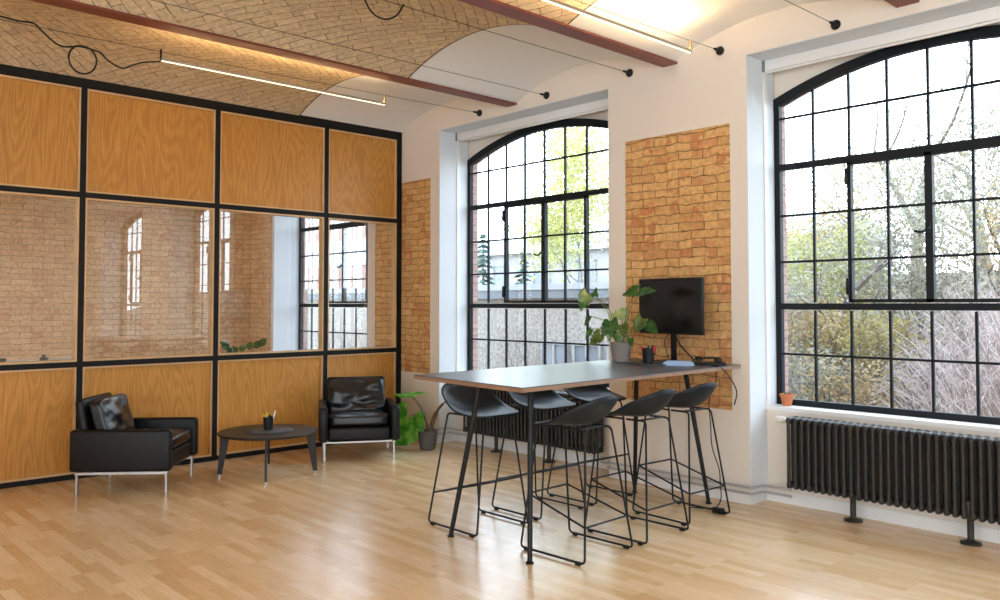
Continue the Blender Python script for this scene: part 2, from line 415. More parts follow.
# window wall (wall_right): piers, lintels, aprons, arched spandrels; the pier between the two windows keeps a plaster rim round bare brick
mb = MB()
edges = [XL-.3] + [e for w in WIN for e in w] + [XR+.3]
BP = (3.287, 4.311, .688, 2.898)      # brick panel on the pier
BS = (.0, .577, .735, 2.895)          # brick strip beside the partition
for i in range(0, len(edges), 2):
    a, b = edges[i], edges[i+1]
    if i == 2:      # between the neighbouring room's window and window 1: brick strips either side of the partition
        mb.box(a, b, .03, .42, 0, ZC); mb.box(a, -.49, 0, .03, 0, ZC); mb.box(.577, b, 0, .03, 0, ZC)
        mb.box(-.49, .577, 0, .03, 0, .735); mb.box(-.49, .577, 0, .03, 2.895, ZC)
    elif i == 4:
        mb.box(a, b, .03, .42, 0, ZC); mb.box(a, BP[0], 0, .03, 0, ZC); mb.box(BP[1], b, 0, .03, 0, ZC)
        mb.box(BP[0], BP[1], 0, .03, 0, BP[2]); mb.box(BP[0], BP[1], 0, .03, BP[3], ZC)
    else: mb.box(a, b, 0, .42, 0, ZC)
for a, b in WIN:
    mb.box(a, b, 0, .42, ZL, ZC)
    mb.box(a, b, YA, .42, 0, ZSILL-.015)
    xc = (a+b)/2; N = 32
    xs = [a+(b-a)*k/N for k in range(N+1)]
    mb.strip([(x, zarch(x, xc)-.004) for x in xs], [(x, ZL+.02) for x in xs], .425, .46)
struct(mb.build('wall_right', 'plaster'))
for k, (x0, x1, z0, z1) in enumerate(((BP[0]-.002, BP[1]+.002, BP[2]-.002, BP[3]+.002), (-.492, .579, .733, 2.897))):
    mb = MB(); mb.box(x0, x1, .008, .0305, z0, z1)
    struct(mb.build(f'wall_brick_{k+1}', 'brick'), ('bare yellow brick panel on the pier behind the monitor', 'strip of bare yellow brick beside the glazed partition')[k], 'brick panel')
mb = MB(); mb.box(XL, -3.08, -.012, .003, 0, 3.47); struct(mb.build('wall_brick_3', 'brick_next'), 'bare brick wall beside the window of the room behind the glass', 'brick panel')

# niche linings: white reveals and lintel soffits with bluish skylight painted into the colour
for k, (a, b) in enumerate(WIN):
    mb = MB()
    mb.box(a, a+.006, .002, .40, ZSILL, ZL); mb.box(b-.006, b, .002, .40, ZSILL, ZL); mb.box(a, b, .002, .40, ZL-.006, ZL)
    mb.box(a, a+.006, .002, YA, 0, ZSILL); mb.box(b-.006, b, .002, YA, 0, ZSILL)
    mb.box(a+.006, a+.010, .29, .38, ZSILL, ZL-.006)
    struct(mb.build(f'trim_{k+1}', 'plaster_sky_tint'))
    mb = MB(); mb.box(a, b, YA-.018, YF+.01, ZSILL-.03, ZSILL); struct(mb.build(f'trim_{k+11}', 'paint_white'))

# outer brick skin
mb = MB()
ed = [XL-6] + [e for a, b in WIN for e in (a+.035, b-.035)] + [XR+3]
for i in range(0, len(ed), 2): mb.box(ed[i], ed[i+1], .458, .53, -1.5, 4.6)
for a, b in WIN:
    a += .035; b -= .035; xc = (a+b)/2; N = 32
    xs = [a+(b-a)*k/N for k in range(N+1)]
    mb.strip([(x, zarch(x, xc, .045)) for x in xs], [(x, 4.6) for x in xs], .458, .53)
    mb.box(a, b, .458, .56, -1.5, .70)
struct(mb.build('wall_outside', 'brick_out'))

# other walls
mb = MB(); mb.box(XL-.3, XL, YB, 0, 0, ZC); struct(mb.build('wall_left', 'brick_next'))
mb = MB(); mb.box(XR, XR+.3, YB, -8.8, 0, ZC); mb.box(XR, XR+.3, -3.4, 0, 0, ZC); mb.box(XR, XR+.3, -8.8, -3.4, 0, .8); mb.box(XR, XR+.3, -8.8, -3.4, 3.3, ZC); struct(mb.build('wall_back', 'plaster'))  # wide opening added out of view for fill daylight
mb = MB()
fr = [XL, -2.9, -.6, 4.4, 6.9, 8.1, 10.6, XR]  # openings added out of view to let in daylight from behind
for i in range(0, len(fr), 2): mb.box(fr[i], fr[i+1], YB-.3, YB, 0, ZC)
for i in range(1, len(fr)-1, 2): mb.box(fr[i], fr[i+1], YB-.3, YB, 0, .8); mb.box(fr[i], fr[i+1], YB-.3, YB, 3.2, ZC)
struct(mb.build('wall_front', 'plaster'))
mb = MB(); mb.box(-.06, .06, YB, -5.87, 0, 3.49); struct(mb.build('wall_inner', 'plaster'))
for k, (x0, x1) in enumerate(((.05, .732), (3.108, 4.455))):
    mb = MB(); mb.box(x0, x1, -.012, -.0005, 0, .075)
    struct(mb.build(f'baseboard_{k+1}', 'paint_white'))
for k, (a, b) in enumerate(WIN[1:3]):
    mb = MB(); mb.box(a+.006, b-.006, YA-.012, YA-.0005, 0, .085); struct(mb.build(f'baseboard_{k+3}', 'paint_white'))

# segmental vaults between steel beams; brick, with a plastered bay end by the windows
BEAM = [-3.76, -1.88, 0., 1.88, 3.765, 5.642, 7.52, 9.4, 11.28]
YPL = -1.34
def vault(mb, x0, x1, y0, y1, drop, mi, ny=1, N=28):
    xc = (x0+x1)/2; hw = (x1-x0)/2; rise = .205; r = (hw*hw+rise*rise)/(2*rise)
    a0 = math.asin(hw/r); base = len(mb.v); row = N+1
    mb.cur = mi
    vs = []; fs = []
    for j in range(ny+1):
        y = y0+(y1-y0)*j/ny
        for k in range(N+1):
            a = -a0+2*a0*k/N
            vs.append((xc+r*math.sin(a), y, 3.475+rise-r+r*math.cos(a)-drop))
            mb.uv[base+len(vs)-1] = (y, r*a)
    for j in range(ny):
        for k in range(N): fs.append((j*row+k, j*row+k+1, (j+1)*row+k+1, (j+1)*row+k))
    mb.add(vs, fs)
mb = MB()
for i in range(len(BEAM)-1):
    x0, x1 = BEAM[i]+.03, BEAM[i+1]-.03
    vault(mb, x0, x1, YB, YPL+.02, .012, 0)
    vault(mb, x0, x1, YPL, .003, .004, 1)
    vault(mb, x0, x1, YPL+.012, YPL+.026, .013, 2)      # strip coloured dark for the thin shadow line where plaster meets brick
c = mb.build('ceiling', ['brick_vault', 'plaster_vault', 'shadow_line'], smooth=40); struct(c)
mb = MB(); mb.box(XL-.4, XR+.4, YB-.4, .8, ZC, ZC+.2); struct(mb.build('roof', 'fascia'))

BL = {2: 'dark red steel ceiling beam along the top of the glazed partition', 3: 'dark red steel ceiling beam in front of the brick vault beside the partition',
      4: 'dark red steel ceiling beam running to the pier between the windows', 5: 'dark red steel ceiling beam ending above the window with the flower pot'}
for i, x in enumerate(BEAM):
    if i not in BL: continue
    mb = MB(); w = .072
    if i == 2: mb.box(x-.05, x+.05, YB, 0, 3.492, 3.51)
    else: mb.box(x-w, x+w, YB, 0, 3.462, 3.478)
    mb.box(x-.012, x+.012, YB, 0, 3.478, 3.70)
    mb.box(x-w, x+w, YB, 0, 3.70, 3.716)
    o = mb.build('steel_beam', 'beam', origin=(x, 0, 3.46)); tag(o, BL[i], 'beam', 'steel beams under the vaults')

# ------------------------------------------------------------------ steel windows
def window(k, a, b, gc=None, fw=.048, p=.2845):
    xc = (a+b)/2; O = (xc, YF, ZSILL)
    root = thing(f'window_{k}', O, {0: 'arched steel window seen through the glazed partition', 1: 'arched steel window behind the high table', 2: 'arched steel window above the long dark radiator with the terracotta pot', 3: 'arched steel window at the far end'}[k], 'window', kind='structure')
    y0, y1 = YF, YF+.045
    N = 40
    xs = [a+(b-a)*i/N for i in range(N+1)]
    f = MB()
    f.box(a, a+fw, y0, y1, ZSILL, zarch(a, xc)-.02); f.box(b-fw, b, y0, y1, ZSILL, zarch(b, xc)-.02)
    f.box(a+fw, b-fw, y0, y1, ZSILL, ZSILL+.045)
    f.strip([(x, zarch(x, xc, .075 if abs(x-xc) < 1.18 else .09)) for x in xs], [(x, zarch(x, xc)) for x in xs], y0-.004, y1)
    f.build('frame', 'window_steel', root, O)
    ia, ib = a+fw, b-fw; gc = gc or xc
    X = [gc+p*(i-4) for i in range(9)]
    t = MB(); zt, zu = 1.481, 2.572
    t.box(ia, ib, y0, y1, zt-.024, zt+.024); t.box(ia, ib, y0, y1, zu-.024, zu+.024)
    t.build('transom', 'window_steel', root, O)
    g = MB(); hb = .0085
    for i in range(1, 8):
        x = X[i]; top = zarch(x, xc, .07)
        g.box(x-hb, x+hb, y0+.012, y1-.012, zu+.024, top)
        g.box(x-hb, x+hb, y0+.012, y1-.012, ZSILL+.045, zt-.03)
        if i in (1, 7): g.box(x-hb, x+hb, y0+.012, y1-.012, zt+.03, zu-.024)
    g.box(ia, ib, y0+.014, y1-.014, 2.958-hb, 2.958+hb)
    g.box(ia, ib, y0+.014, y1-.014, 1.112-hb, 1.112+hb)
    for z in (1.828, 2.19):
        g.box(ia, X[2]-.008, y0+.014, y1-.014, z-hb, z+hb); g.box(X[6]+.008, ib, y0+.014, y1-.014, z-hb, z+hb)
    g.build('glazing_bars', 'window_steel', root, O)
    for s in (0, 1):
        l, r = (X[2]-.010, X[4]) if s == 0 else (X[4], X[6]+.010)
        c = MB(); ya, yb = y0-.006, y1-.004
        oi, ii = .028, .025
        c.box(l, l+(oi if s == 0 else ii), ya, yb, zt+.03, zu-.024); c.box(r-(ii if s == 0 else oi), r, ya, yb, zt+.03, zu-.024)
        c.box(l, r, ya, yb, zt+.03, zt+.055); c.box(l, r, ya, yb, zu-.045, zu-.024)
        xm = X[3] if s == 0 else X[5]
        c.box(xm-hb, xm+hb, ya+.012, yb-.012, zt+.05, zu-.045)
        for z in (1.828, 2.19): c.box(l+.02, r-.02, ya+.014, yb-.014, z-hb, z+hb)
        co = c.build('casement', 'window_steel', root, O)
        for z in (1.63, 2.44):
            h = MB(); xh = l if s == 0 else r
            h.tube([(xh, ya-.012, z-.06), (xh, ya-.012, z-.055), (xh, ya-.012, z+.055), (xh, ya-.012, z+.06)], [.006, .012, .012, .006], 8)
            h.build('hinge', 'window_steel', co, O, smooth=50)
        if s == 1:
            h = MB(); hx = X[4]+.004
            h.rbox(hx, ya-.008, 2.02, .022, .016, .07, .004, 2)
            h.tube(spline([(hx, ya-.01, 2.02), (hx, ya-.035, 2.02), (hx-.03, ya-.042, 1.995), (hx-.085, ya-.045, 2.005)], 5), .009, 8)
            h.build('handle', 'window_steel', co, O, smooth=50)
    gl = MB()
    N = 40; xs = [ia+(ib-ia)*i/N for i in range(N+1)]
    vs = [(x, y0+.026, ZSILL+.04) for x in xs] + [(x, y0+.026, zarch(x, xc, .05)) for x in xs]
    gl.add(vs, [(i, i+1, N+2+i, N+1+i) for i in range(N)])
    gl.build('glass', 'glass', root, O)
    return root
for k, (a, b) in enumerate(WIN): window(k, *((a-.006, b-.03, 5.607, .058, .2775) if k == 2 else (a+.002, b-.002)))

# roller blinds under the lintels
for k, (a, b) in enumerate(WIN[1:3]):
    O = ((a+b)/2, .26, ZL)
    r = thing('roller_blind', O, ('white roller blind rolled up above the window behind the high table', 'white roller blind rolled up above the window with the terracotta pot')[k], 'roller blind', 'rolled up white roller blinds')
    mb = MB(); mb.rbox((a+b)/2, .262, ZL-.05, b-a-.02, .075, .084, .008, 2); mb.build('cassette', 'paint_white', r, O, smooth=40)
    for x in (a+.012, b-.012):
        mb = MB(); mb.rbox(x, .262, (ZSILL+ZL-.09)/2, .012, .05, ZL-.092-ZSILL-.002, .003, 1); mb.build('side_channel', 'paint_white', r, O)
    for x in (a+.022, b-.022):
        mb = MB(); mb.rbox(x, .222, ZL-.05, .022, .012, .09, .003, 1); mb.build('end_cap', 'grey_plastic', r, O)
    mb = MB(); mb.rbox((a+b)/2, .262, ZL-.096, b-a-.06, .022, .016, .004, 2); mb.build('bottom_bar', 'paint_white', r, O, smooth=40)

# ------------------------------------------------------------------ glazed oak partition
O = (0, -2.9, 0)
pt = thing('glazed_partition', O, 'black steel partition with oak veneer panels above and below a band of glass', 'partition')
PY = [0., -.987, -2.195, -3.405, -4.615, -5.83]
RZ = [(0., .045), (.956, 1.004), (2.425, 2.473), (3.385, 3.49)]
for i, y in enumerate(PY):
    mb = MB(); w = .06 if i else .062
    if i == 0: mb.box(-.045, .045, -.068, -.002, 0, 3.49)
    else: mb.box(-.045, .045, y-.024, y+.024, 0, 3.49)
    mb.build('post', 'black_steel', pt, O)
for i in range(len(PY)-1):
    ya = PY[i]-(.068 if i == 0 else .024); yb = PY[i+1]+.024
    for z0, z1 in RZ:
        mb = MB(); mb.box(-.044, .044, yb, ya, z0, z1); mb.build('rail', 'black_steel', pt, O)
    for j in range(3):
        z0 = RZ[j][1]; z1 = RZ[j+1][0]; bw = .016
        mb = MB(); d = .036 if j != 1 else .040
        for ylo, yhi, zlo, zhi in ((yb, yb+bw, z0, z1), (ya-bw, ya, z0, z1), (yb+bw, ya-bw, z0, z0+bw), (yb+bw, ya-bw, z1-bw, z1)):
            mb.box(-d, d, ylo, yhi, zlo, zhi)
        mb.build('bead', 'oak_bead', pt, O)
        mb = MB()
        if j == 1:
            x = .0; mb.box(-.004, .004, yb+bw*.5, ya-bw*.5, z0+bw*.5, z1-bw*.5); mb.build('glass_pane', 'glass_in', pt, O)
        else:
            mb.box(-.012, .010, yb+bw*.5, ya-bw*.5, z0+bw*.5, z1-bw*.5); o = mb.build('oak_panel', 'oak', pt, O)

# ------------------------------------------------------------------ high table
T = 1.043
O = (3.95, -1.25, 0)
tb = thing('high_table', O, 'long bar-height table with dark top, wooden edge and splayed black legs', 'table')
cor = [(3.44, -2.37), (4.508, -2.437), (4.402, -.03), (3.362, -.03)]
def quad_prism(mb, cs, z0, z1, inset=0.):
    cx = sum(c[0] for c in cs)/4; cy = sum(c[1] for c in cs)/4
    cs = [(cx+(x-cx)*(1-inset), cy+(y-cy)*(1-inset)) for x, y in cs]
    vs = [(x, y, z) for z in (z0, z1) for x, y in cs]
    mb.add(vs, [(3, 2, 1, 0), (4, 5, 6, 7), (0, 1, 5, 4), (1, 2, 6, 5), (2, 3, 7, 6), (3, 0, 4, 7)])
mb = MB(); quad_prism(mb, cor, T-.006, T); mb.build('tabletop', 'linoleum', tb, O)
mb = MB(); quad_prism(mb, cor, T-.028, T-.0062, -.001); tag(mb.build('edge_band', 'edge_wood', tb, O), 'brown wooden edge')
feet = [(3.583, -2.177), (4.322, -2.195), (4.221, -.195), (3.615, -.31)]
tops = [(3.74, -2.06), (4.18, -2.045), (4.09, -.30), (3.75, -.45)]
for (fx, fy), (tx, ty) in zip(feet, tops):
    mb = MB(); mb.tube([(fx, fy, .012), (tx, ty, T-.03)], [.0145, .0195], 14); l = mb.build('leg', 'wire', tb, O, smooth=40)
    mb = MB(); mb.lathe([(.024, 0), (.024, .008), (.014, .013)], 14, (fx, fy, 0)); mb.build('foot', 'black_plastic', l, O, smooth=40)
mb = MB(); 
for i in range(4):
    p, q = tops[i], tops[(i+1) % 4]; mb.tube([(p[0], p[1], T-.045), (q[0], q[1], T-.045)], .015, 8)
mb.build('under_frame', 'wire', tb, O, smooth=40)

# ------------------------------------------------------------------ bar stools (facing local +x)
def stool(label):
    r = thing('bar_stool', (0, 0, 0), label, 'bar stool', 'bar stools around the high table')
    ZT = .752; wr = .0068
    fx, ry, tx, ty = .252, .230, .172, .125
    for s in (-1, 1):
        mb = MB()
        pts = [(-.02, s*ty, ZT), (-tx, s*ty, ZT), (-fx, s*ry, .016), (fx, s*ry, .016), (tx+.03, s*ty, ZT), (.0, s*ty, ZT)]
        mb.tube(fillet(pts, .03, 6), wr, 8); mb.build('sled_leg', 'wire', r, smooth=60)
        for x in (-fx+.05, fx-.05):
            mb = MB(); mb.rbox(x, s*ry, .011, .036, .022, .022, .005, 2); mb.build('glide', 'black_plastic', r, smooth=50)
    for x in (-.12, .15):
        mb = MB(); mb.tube([(x, -ty, ZT), (x, ty, ZT)], wr, 8); mb.build('cross_wire', 'wire', r, smooth=60)
    def leg(front, z):
        t = (z-.016)/(ZT-.016)
        if front: return (fx+(tx+.03-fx)*t, ry+(ty-ry)*t)
        return (-fx+(-tx+fx)*t, ry+(ty-ry)*t)
    zf, zb = .335, .212
    a, b = leg(True, zf), leg(False, zb)
    mb = MB(); mb.tube([(a[0], -a[1], zf), (a[0], a[1], zf), (b[0], b[1], zb), (b[0], -b[1], zb)], wr*.92, 8, closed=True)
    mb.v = []; mb.f = []; mb.mi = []
    for p, q in (((a[0], -a[1], zf), (a[0], a[1], zf)), ((a[0], a[1], zf), (b[0], b[1], zb)), ((b[0], b[1], zb), (b[0], -b[1], zb)), ((b[0], -b[1], zb), (a[0], -a[1], zf))):
        mb.tube([p, q], wr*.92, 8)
    mb.build('footrest', 'wire', r, smooth=60)
    # scooped shell
    mb = MB(); NR, NA = 14, 48; vs = []; fs = []
    def sp(rad, ang):
        c, s_ = math.cos(ang), math.sin(ang); e = 2/(2.3+max(0., c)*2.6)
        x = rad*math.copysign(abs(c)**e, c); y = rad*math.copysign(abs(s_)**e, s_)
        X = x*.222; Y = y*.236*(1-.06*max(0., -x))
        back = max(0., -x+.10)/1.10
        lift = .182*back**1.3*rad**3.0*(1-.15*abs(y)**2.2)
        side = .040*abs(y)**2.2*max(0., min(1., .55-x))
        dish = -.006*(1-rad*rad)
        fr = -.014*max(0., x)**3
        return (X-.045*back**1.6*rad**2+.006, Y, ZT+.0205+lift+side+dish+fr)
    for i in range(1, NR+1):
        for k in range(NA): vs.append(sp(i/NR, 2*PI*k/NA))
    c = len(vs); vs.append(sp(0, 0))
    for i in range(NR-1):
        for k in range(NA):
            l = (k+1) % NA; fs.append((i*NA+k, (i+1)*NA+k, (i+1)*NA+l, i*NA+l))
    for k in range(NA): fs.append((c, k, (k+1) % NA))
    mb.add(vs, fs); mb.build('seat_shell', 'shell', r, smooth=60, solid=.010)
    return r
s0 = stool('anthracite bar stool at the free end of the table, its scooped seat facing the camera')
s0.location = (3.487, -1.86, 0)
GS = 'bar stools around the high table'
dup(s0, (3.473, -1.26, 0), 0, 'anthracite bar stool under the middle of the table on the partition side', GS)
dup(s0, (3.462, -.665, 0), 0, 'anthracite bar stool by the pier on the partition side, under the monstera', GS)
dup(s0, (4.325, -1.795, 0), PI+math.radians(2), 'anthracite bar stool showing its back, at the free end of the table', GS)
dup(s0, (4.325, -1.205, 0), PI+math.radians(1), 'anthracite bar stool showing its back, in the middle of its row of three', GS)
dup(s0, (4.262, -.612, 0), PI-math.radians(3), 'anthracite bar stool showing its back, beside the brick panel and the floor plug', GS)

# ------------------------------------------------------------------ leather armchairs (facing local +x)
def soft(mb, sx, sy, sz, mtx, puff=.35, wr=.008, seed=0., n=22, e=4.5):
    """a soft leather cushion: rounded box pinched to its seams, with creases"""
    faces = []; idx = {}; vs = []
    def vid(p):
        k = tuple(round(q, 4) for q in p)
        if k not in idx: idx[k] = len(vs); vs.append(p)
        return idx[k]
    for ax in range(3):
        for sg in (-1, 1):
            for i in range(n):
                for j in range(n):
                    q = []
                    for (u, v) in ((i, j), (i+1, j), (i+1, j+1), (i, j+1)):
                        p = [0, 0, 0]; p[ax] = sg; p[(ax+1) % 3] = -1+2*u/n; p[(ax+2) % 3] = -1+2*v/n
                        q.append(vid(tuple(p)))
                    faces.append(q if sg > 0 else q[::-1])
    out = []
    for x, y, z in vs:
        d = (abs(x)**e+abs(y)**e+abs(z)**e)**(1/e)
        x, y, z = x/d, y/d, z/d
        m = max(abs(x), abs(y))
        th = 1-puff*m**3.5
        P = Vector((x*sx, y*sy, z*sz*th))
        nn = noise.noise(Vector((x*sx*9+seed, y*sy*3.2, seed)))+.55*noise.noise(Vector((x*sx*17, y*sy*9+seed, seed+3)))
        if z > 0: P.z += wr*nn*(1-m**6)*1.6
        out.append(mtx @ P)
    mb.add(out, faces); return mb

def armchair(label, loc, rz, seed):
    r = thing('leather_armchair', loc, label, 'armchair', 'black leather armchairs by the partition', rz)
    r.scale = (.967, 1.055, .99)
    # steel frame
    for sx in (-1, 1):
        for sy in (-1, 1):
            mb = MB(); mb.rbox(sx*.355, sy*.312, .080, .019, .019, .160, .003, 1)
            mb.build('leg', 'steel', r)
    mb = MB()
    for sy in (-1, 1): mb.rbox(0, sy*.312, .170, .736, .026, .026, .003, 1)
    for sx in (-1, 1): mb.rbox(sx*.30, 0, .172, .03, .62, .022, .003, 1)
    mb.build('base_frame', 'steel', r)
    for sy in (-1, 1):
        mb = MB(); mb.rbox(.0, sy*.325, .352, .80, .078, .330, .026, 4); mb.build('arm', 'leather', r, smooth=50)
    mb = MB(); mb.rbox(.005, 0, .252, .72, .572, .142, .03, 4); mb.build('seat_base', 'leather', r, smooth=50)
    R = lambda a: Matrix.Rotation(math.radians(a), 4, 'Y')
    # back board leaning away
    mb = MB(); mb.rbox(0, 0, 0, .072, .566, .54, .03, 4, Matrix.Translation((-.325, 0, .482)) @ R(-10)); mb.build('backrest', 'leather', r, smooth=50)
    mb = MB(); soft(mb, .325, .283, .070, Matrix.Translation((.055, 0, .368)) @ R(-3), .32, .011, seed, e=7); mb.build('seat_cushion', 'leather_cushion', r, smooth=180)
    mb = MB(); soft(mb, .190, .270, .075, Matrix.Translation((-.205, 0, .555)) @ R(90-15) , .30, .022, seed+5.3, e=8); mb.build('back_cushion', 'leather_cushion', r, smooth=180)
    return r
armchair('black leather armchair seen from its arm side, left of the round coffee table', (.655, -3.125, 0), math.radians(51), 1.7)
armchair('black leather armchair facing the room between coffee table and big-leaved plant', (.68, -.995, 0), math.radians(-30), 8.2)

# ------------------------------------------------------------------ coffee table
O = (1.0, -2.13, 0)
ct = thing('coffee_table', O, 'round low coffee table with dark top and four thin tapered legs', 'coffee table')
mb = MB(); mb.lathe([(.405, .362), (.42, .366), (.427, .374), (.427, .382), (.423, .386)], 72, O); mb.build('tabletop', 'dark_wood', ct, O, smooth=30)
for fx, fy in ((.79, -2.49), (1.395, -2.355), (1.225, -1.765), (.60, -1.915)):
    d = Vector((fx-O[0], fy-O[1], 0)); d.normalize(); n = Vector((-d.y, d.x, 0)); mb = MB()
    rt = .362; rb = .405; vs = []
    for z, r0, w, th in ((.364, rt, .04, .009), (.25, rt+.012, .033, .009), (.022, rb, .019, .008)):
        for a, b in ((-1, -1), (1, -1), (1, 1), (-1, 1)):
            p = Vector(O)+d*(r0+a*w)+n*(b*th); vs.append((p.x, p.y, z))
    fs = [(3, 2, 1, 0), (8, 9, 10, 11)] + [(i*4+k, i*4+(k+1) % 4, i*4+4+(k+1) % 4, i*4+4+k) for i in range(2) for k in range(4)]
    mb.add(vs, fs); l = mb.build('leg', 'dark_wood', ct, O)
    p = Vector(O)+d*rb
    mb = MB(); mb.lathe([(.009, 0), (.010, .022)], 10, (p.x, p.y, 0)); tag(mb.build('foot', 'chrome', l, O, smooth=40), 'chrome foot tip')

def tray(loc, rad, label):
    o = MB().lathe([(rad*.96, 0), (rad, .003), (rad, .008), (rad*.985, .010)], 56).build('round_tray', 'slate', smooth=35)
    o.location = loc; return tag(o, label, 'tray', 'round dark trays under the pen cups')
tray((1.02, -2.13, .386), .205, 'round dark tray on the coffee table')
TR2 = (3.905, -.43, T+.0005)
tray(TR2, .20, 'round dark tray on the high table beside the monstera pot')

def pen_cup(loc, label, pens, s=1.):
    r = thing('pen_cup', loc, label, 'pen cup')
    mb = MB(); mb.lathe([(.030*s, 0), (.034*s, .004), (.040*s, .095*s), (.0365*s, .095*s), (.031*s, .01)], 24); mb.build('cup', 'black_plastic', r, smooth=40)
    for i, (mt, a, lean, h) in enumerate(pens):
        mb = MB(); x, y = math.cos(a)*.014*s, math.sin(a)*.014*s
        x2, y2 = math.cos(a)*(.014*s+lean), math.sin(a)*(.014*s+lean)
        mb.tube([(x, y, .012), (x2, y2, h*.8), (x2+(x2-x)*.25, y2+(y2-y)*.25, h)], [.0075, .008, .007], 8)
        mb.build('pen', mt, r, smooth=50)
    return r
pen_cup((.98, -2.12, .3965), 'small black cup of yellow and white markers on the coffee table', [('yellow', 3.9, .02, .125), ('yellow', 5.3, .012, .145), ('white', .9, .035, .16), ('black_plastic', 2.4, .02, .12)], 1.15)
pen_cup((3.925, -.53, T+.011), 'small black cup of red pens on the high table', [('red', 3.7, .03, .125), ('red', 4.6, .02, .115), ('red', .6, .03, .13), ('red', .1, .025, .115), ('white', 2.0, .01, .125), ('black_plastic', 5.4, .02, .13), ('black_plastic', 1.3, .02, .135)], 1.2)

# ------------------------------------------------------------------ monitor and the things at the wall end of the table
ML = (3.895, -.205, T)
mo = thing('monitor', ML, 'black flat monitor switched off on the high table before the brick pier', 'monitor', rz=math.radians(-8))
w, h, zb = .67, .44, 1.264-T
mb = MB(); mb.rbox(0, 0, zb+h/2, w, .03, h, .006, 2); mb.build('housing', 'black_plastic', mo, smooth=40)
mb = MB(); mb.rbox(0, -.0155, zb+h/2+.004, w-.022, .003, h-.034, .001, 1); mb.build('screen', 'screen', mo)
mb = MB(); mb.rbox(0, .035, .115, .05, .022, .30, .006, 2); mb.rbox(0, .022, .30, .06, .03, .08, .005, 2); mb.build('stand_neck', 'black_plastic', mo, smooth=40)
mb = MB(); mb.rbox(0, .02, .007, .25, .17, .012, .005, 2); mb.build('stand_base', 'black_plastic', mo, smooth=40)

o = MB()
vs = []
for z, k in ((0, 1.), (.020, .94), (.034, .72)):
    for x, y in ((-.115, -.05), (.115, -.045), (.115, .045), (-.115, .05)): vs.append((x*k, y*k, z))
o.add(vs, [(3, 2, 1, 0), (8, 9, 10, 11)] + [(i*4+q, i*4+(q+1) % 4, i*4+4+(q+1) % 4, i*4+4+q) for i in range(2) for q in range(4)])
o = o.build('document_case', 'tray_blue'); o.location = (4.13, -.44, T+.0005); o.rotation_euler = (0, 0, math.radians(30))
tag(o, 'pale blue flat case in front of the monitor stand', 'case')
# dark slim keyboard dock beside it
kb = thing('keyboard', (4.235, -.25, T+.0005), 'black keyboard lying at the wall end of the high table', 'keyboard', rz=math.radians(28))
mb = MB(); mb.rbox(0, 0, .010, .30, .13, .018, .005, 2); mb.build('case', 'black_plastic', kb, smooth=40)
mb = MB()
for r_ in range(4):
    for c_ in range(11): mb.rbox(-.125+c_*.025, -.04+r_*.026, .0215, .020, .020, .005, .002, 1)
tag(mb.build('keys', 'shell', kb), kind='stuff')
hd = thing('headset', (4.235, -.20, T+.0245), 'black headset lying on the keyboard beside the monitor', 'headset')
mb = MB(); mb.tube([(.085*math.cos(PI*k/16), .085*math.sin(PI*k/16)*.8, .016+.008*math.sin(PI*k/16)) for k in range(17)], .007, 8); mb.build('headband', 'black_plastic', hd, smooth=60)
for x in (-.085, .085):
    mb = MB(); mb.lathe([(.012, .0), (.030, .004), (.033, .016), (.026, .028), (.01, .032)], 18, (x, -.005, .001)); mb.build('ear_cushion', 'black_plastic', hd, smooth=50)

def cord(name, pts, rad, label, cat='cable', mat='black_plastic', n=8):
    o = MB().tube(spline(pts, n), rad, 6).build(name, mat, smooth=70); return tag(o, label, cat)
cord('monitor_cable', [(3.93, -.19, 1.25), (3.97, -.17, 1.17), (4.07, -.18, 1.09), (4.10, -.185, 1.052)], .006, 'thick black cable looping from the monitor back to the table')
cord('power_cable', [(3.87, -.19, 1.27), (3.82, -.18, 1.20), (3.84, -.17, 1.10), (3.86, -.15, 1.05)], .003, 'thin black cable hanging behind the monitor stand')
cord('hanging_cable', [(4.24, -.32, 1.052), (4.33, -.32, 1.05), (4.415, -.315, 1.035), (4.44, -.25, .97), (4.47, -.20, .86), (4.45, -.2, .76)], .0045, 'black cable hanging over the wall end of the high table')
cord('floor_cable', [(4.28, -.17, T-.03), (4.285, -.19, .9), (4.25, -.22, .78), (4.28, -.25, .6), (4.33, -.31, .45), (4.40, -.33, .30), (4.42, -.35, .2), (4.44, -.37, .12), (4.41, -.36, .05), (4.33, -.34, .008), (4.20, -.42, .008)], .0045, 'black cable dropping from the table to the floor plug')
o = MB().rbox(4.435, -.40, .022, .085, .045, .042, .008, 2).build('power_plug', 'black_plastic', smooth=40); tag(o, 'black power plug on the floor beside the stool near the pier', 'plug')

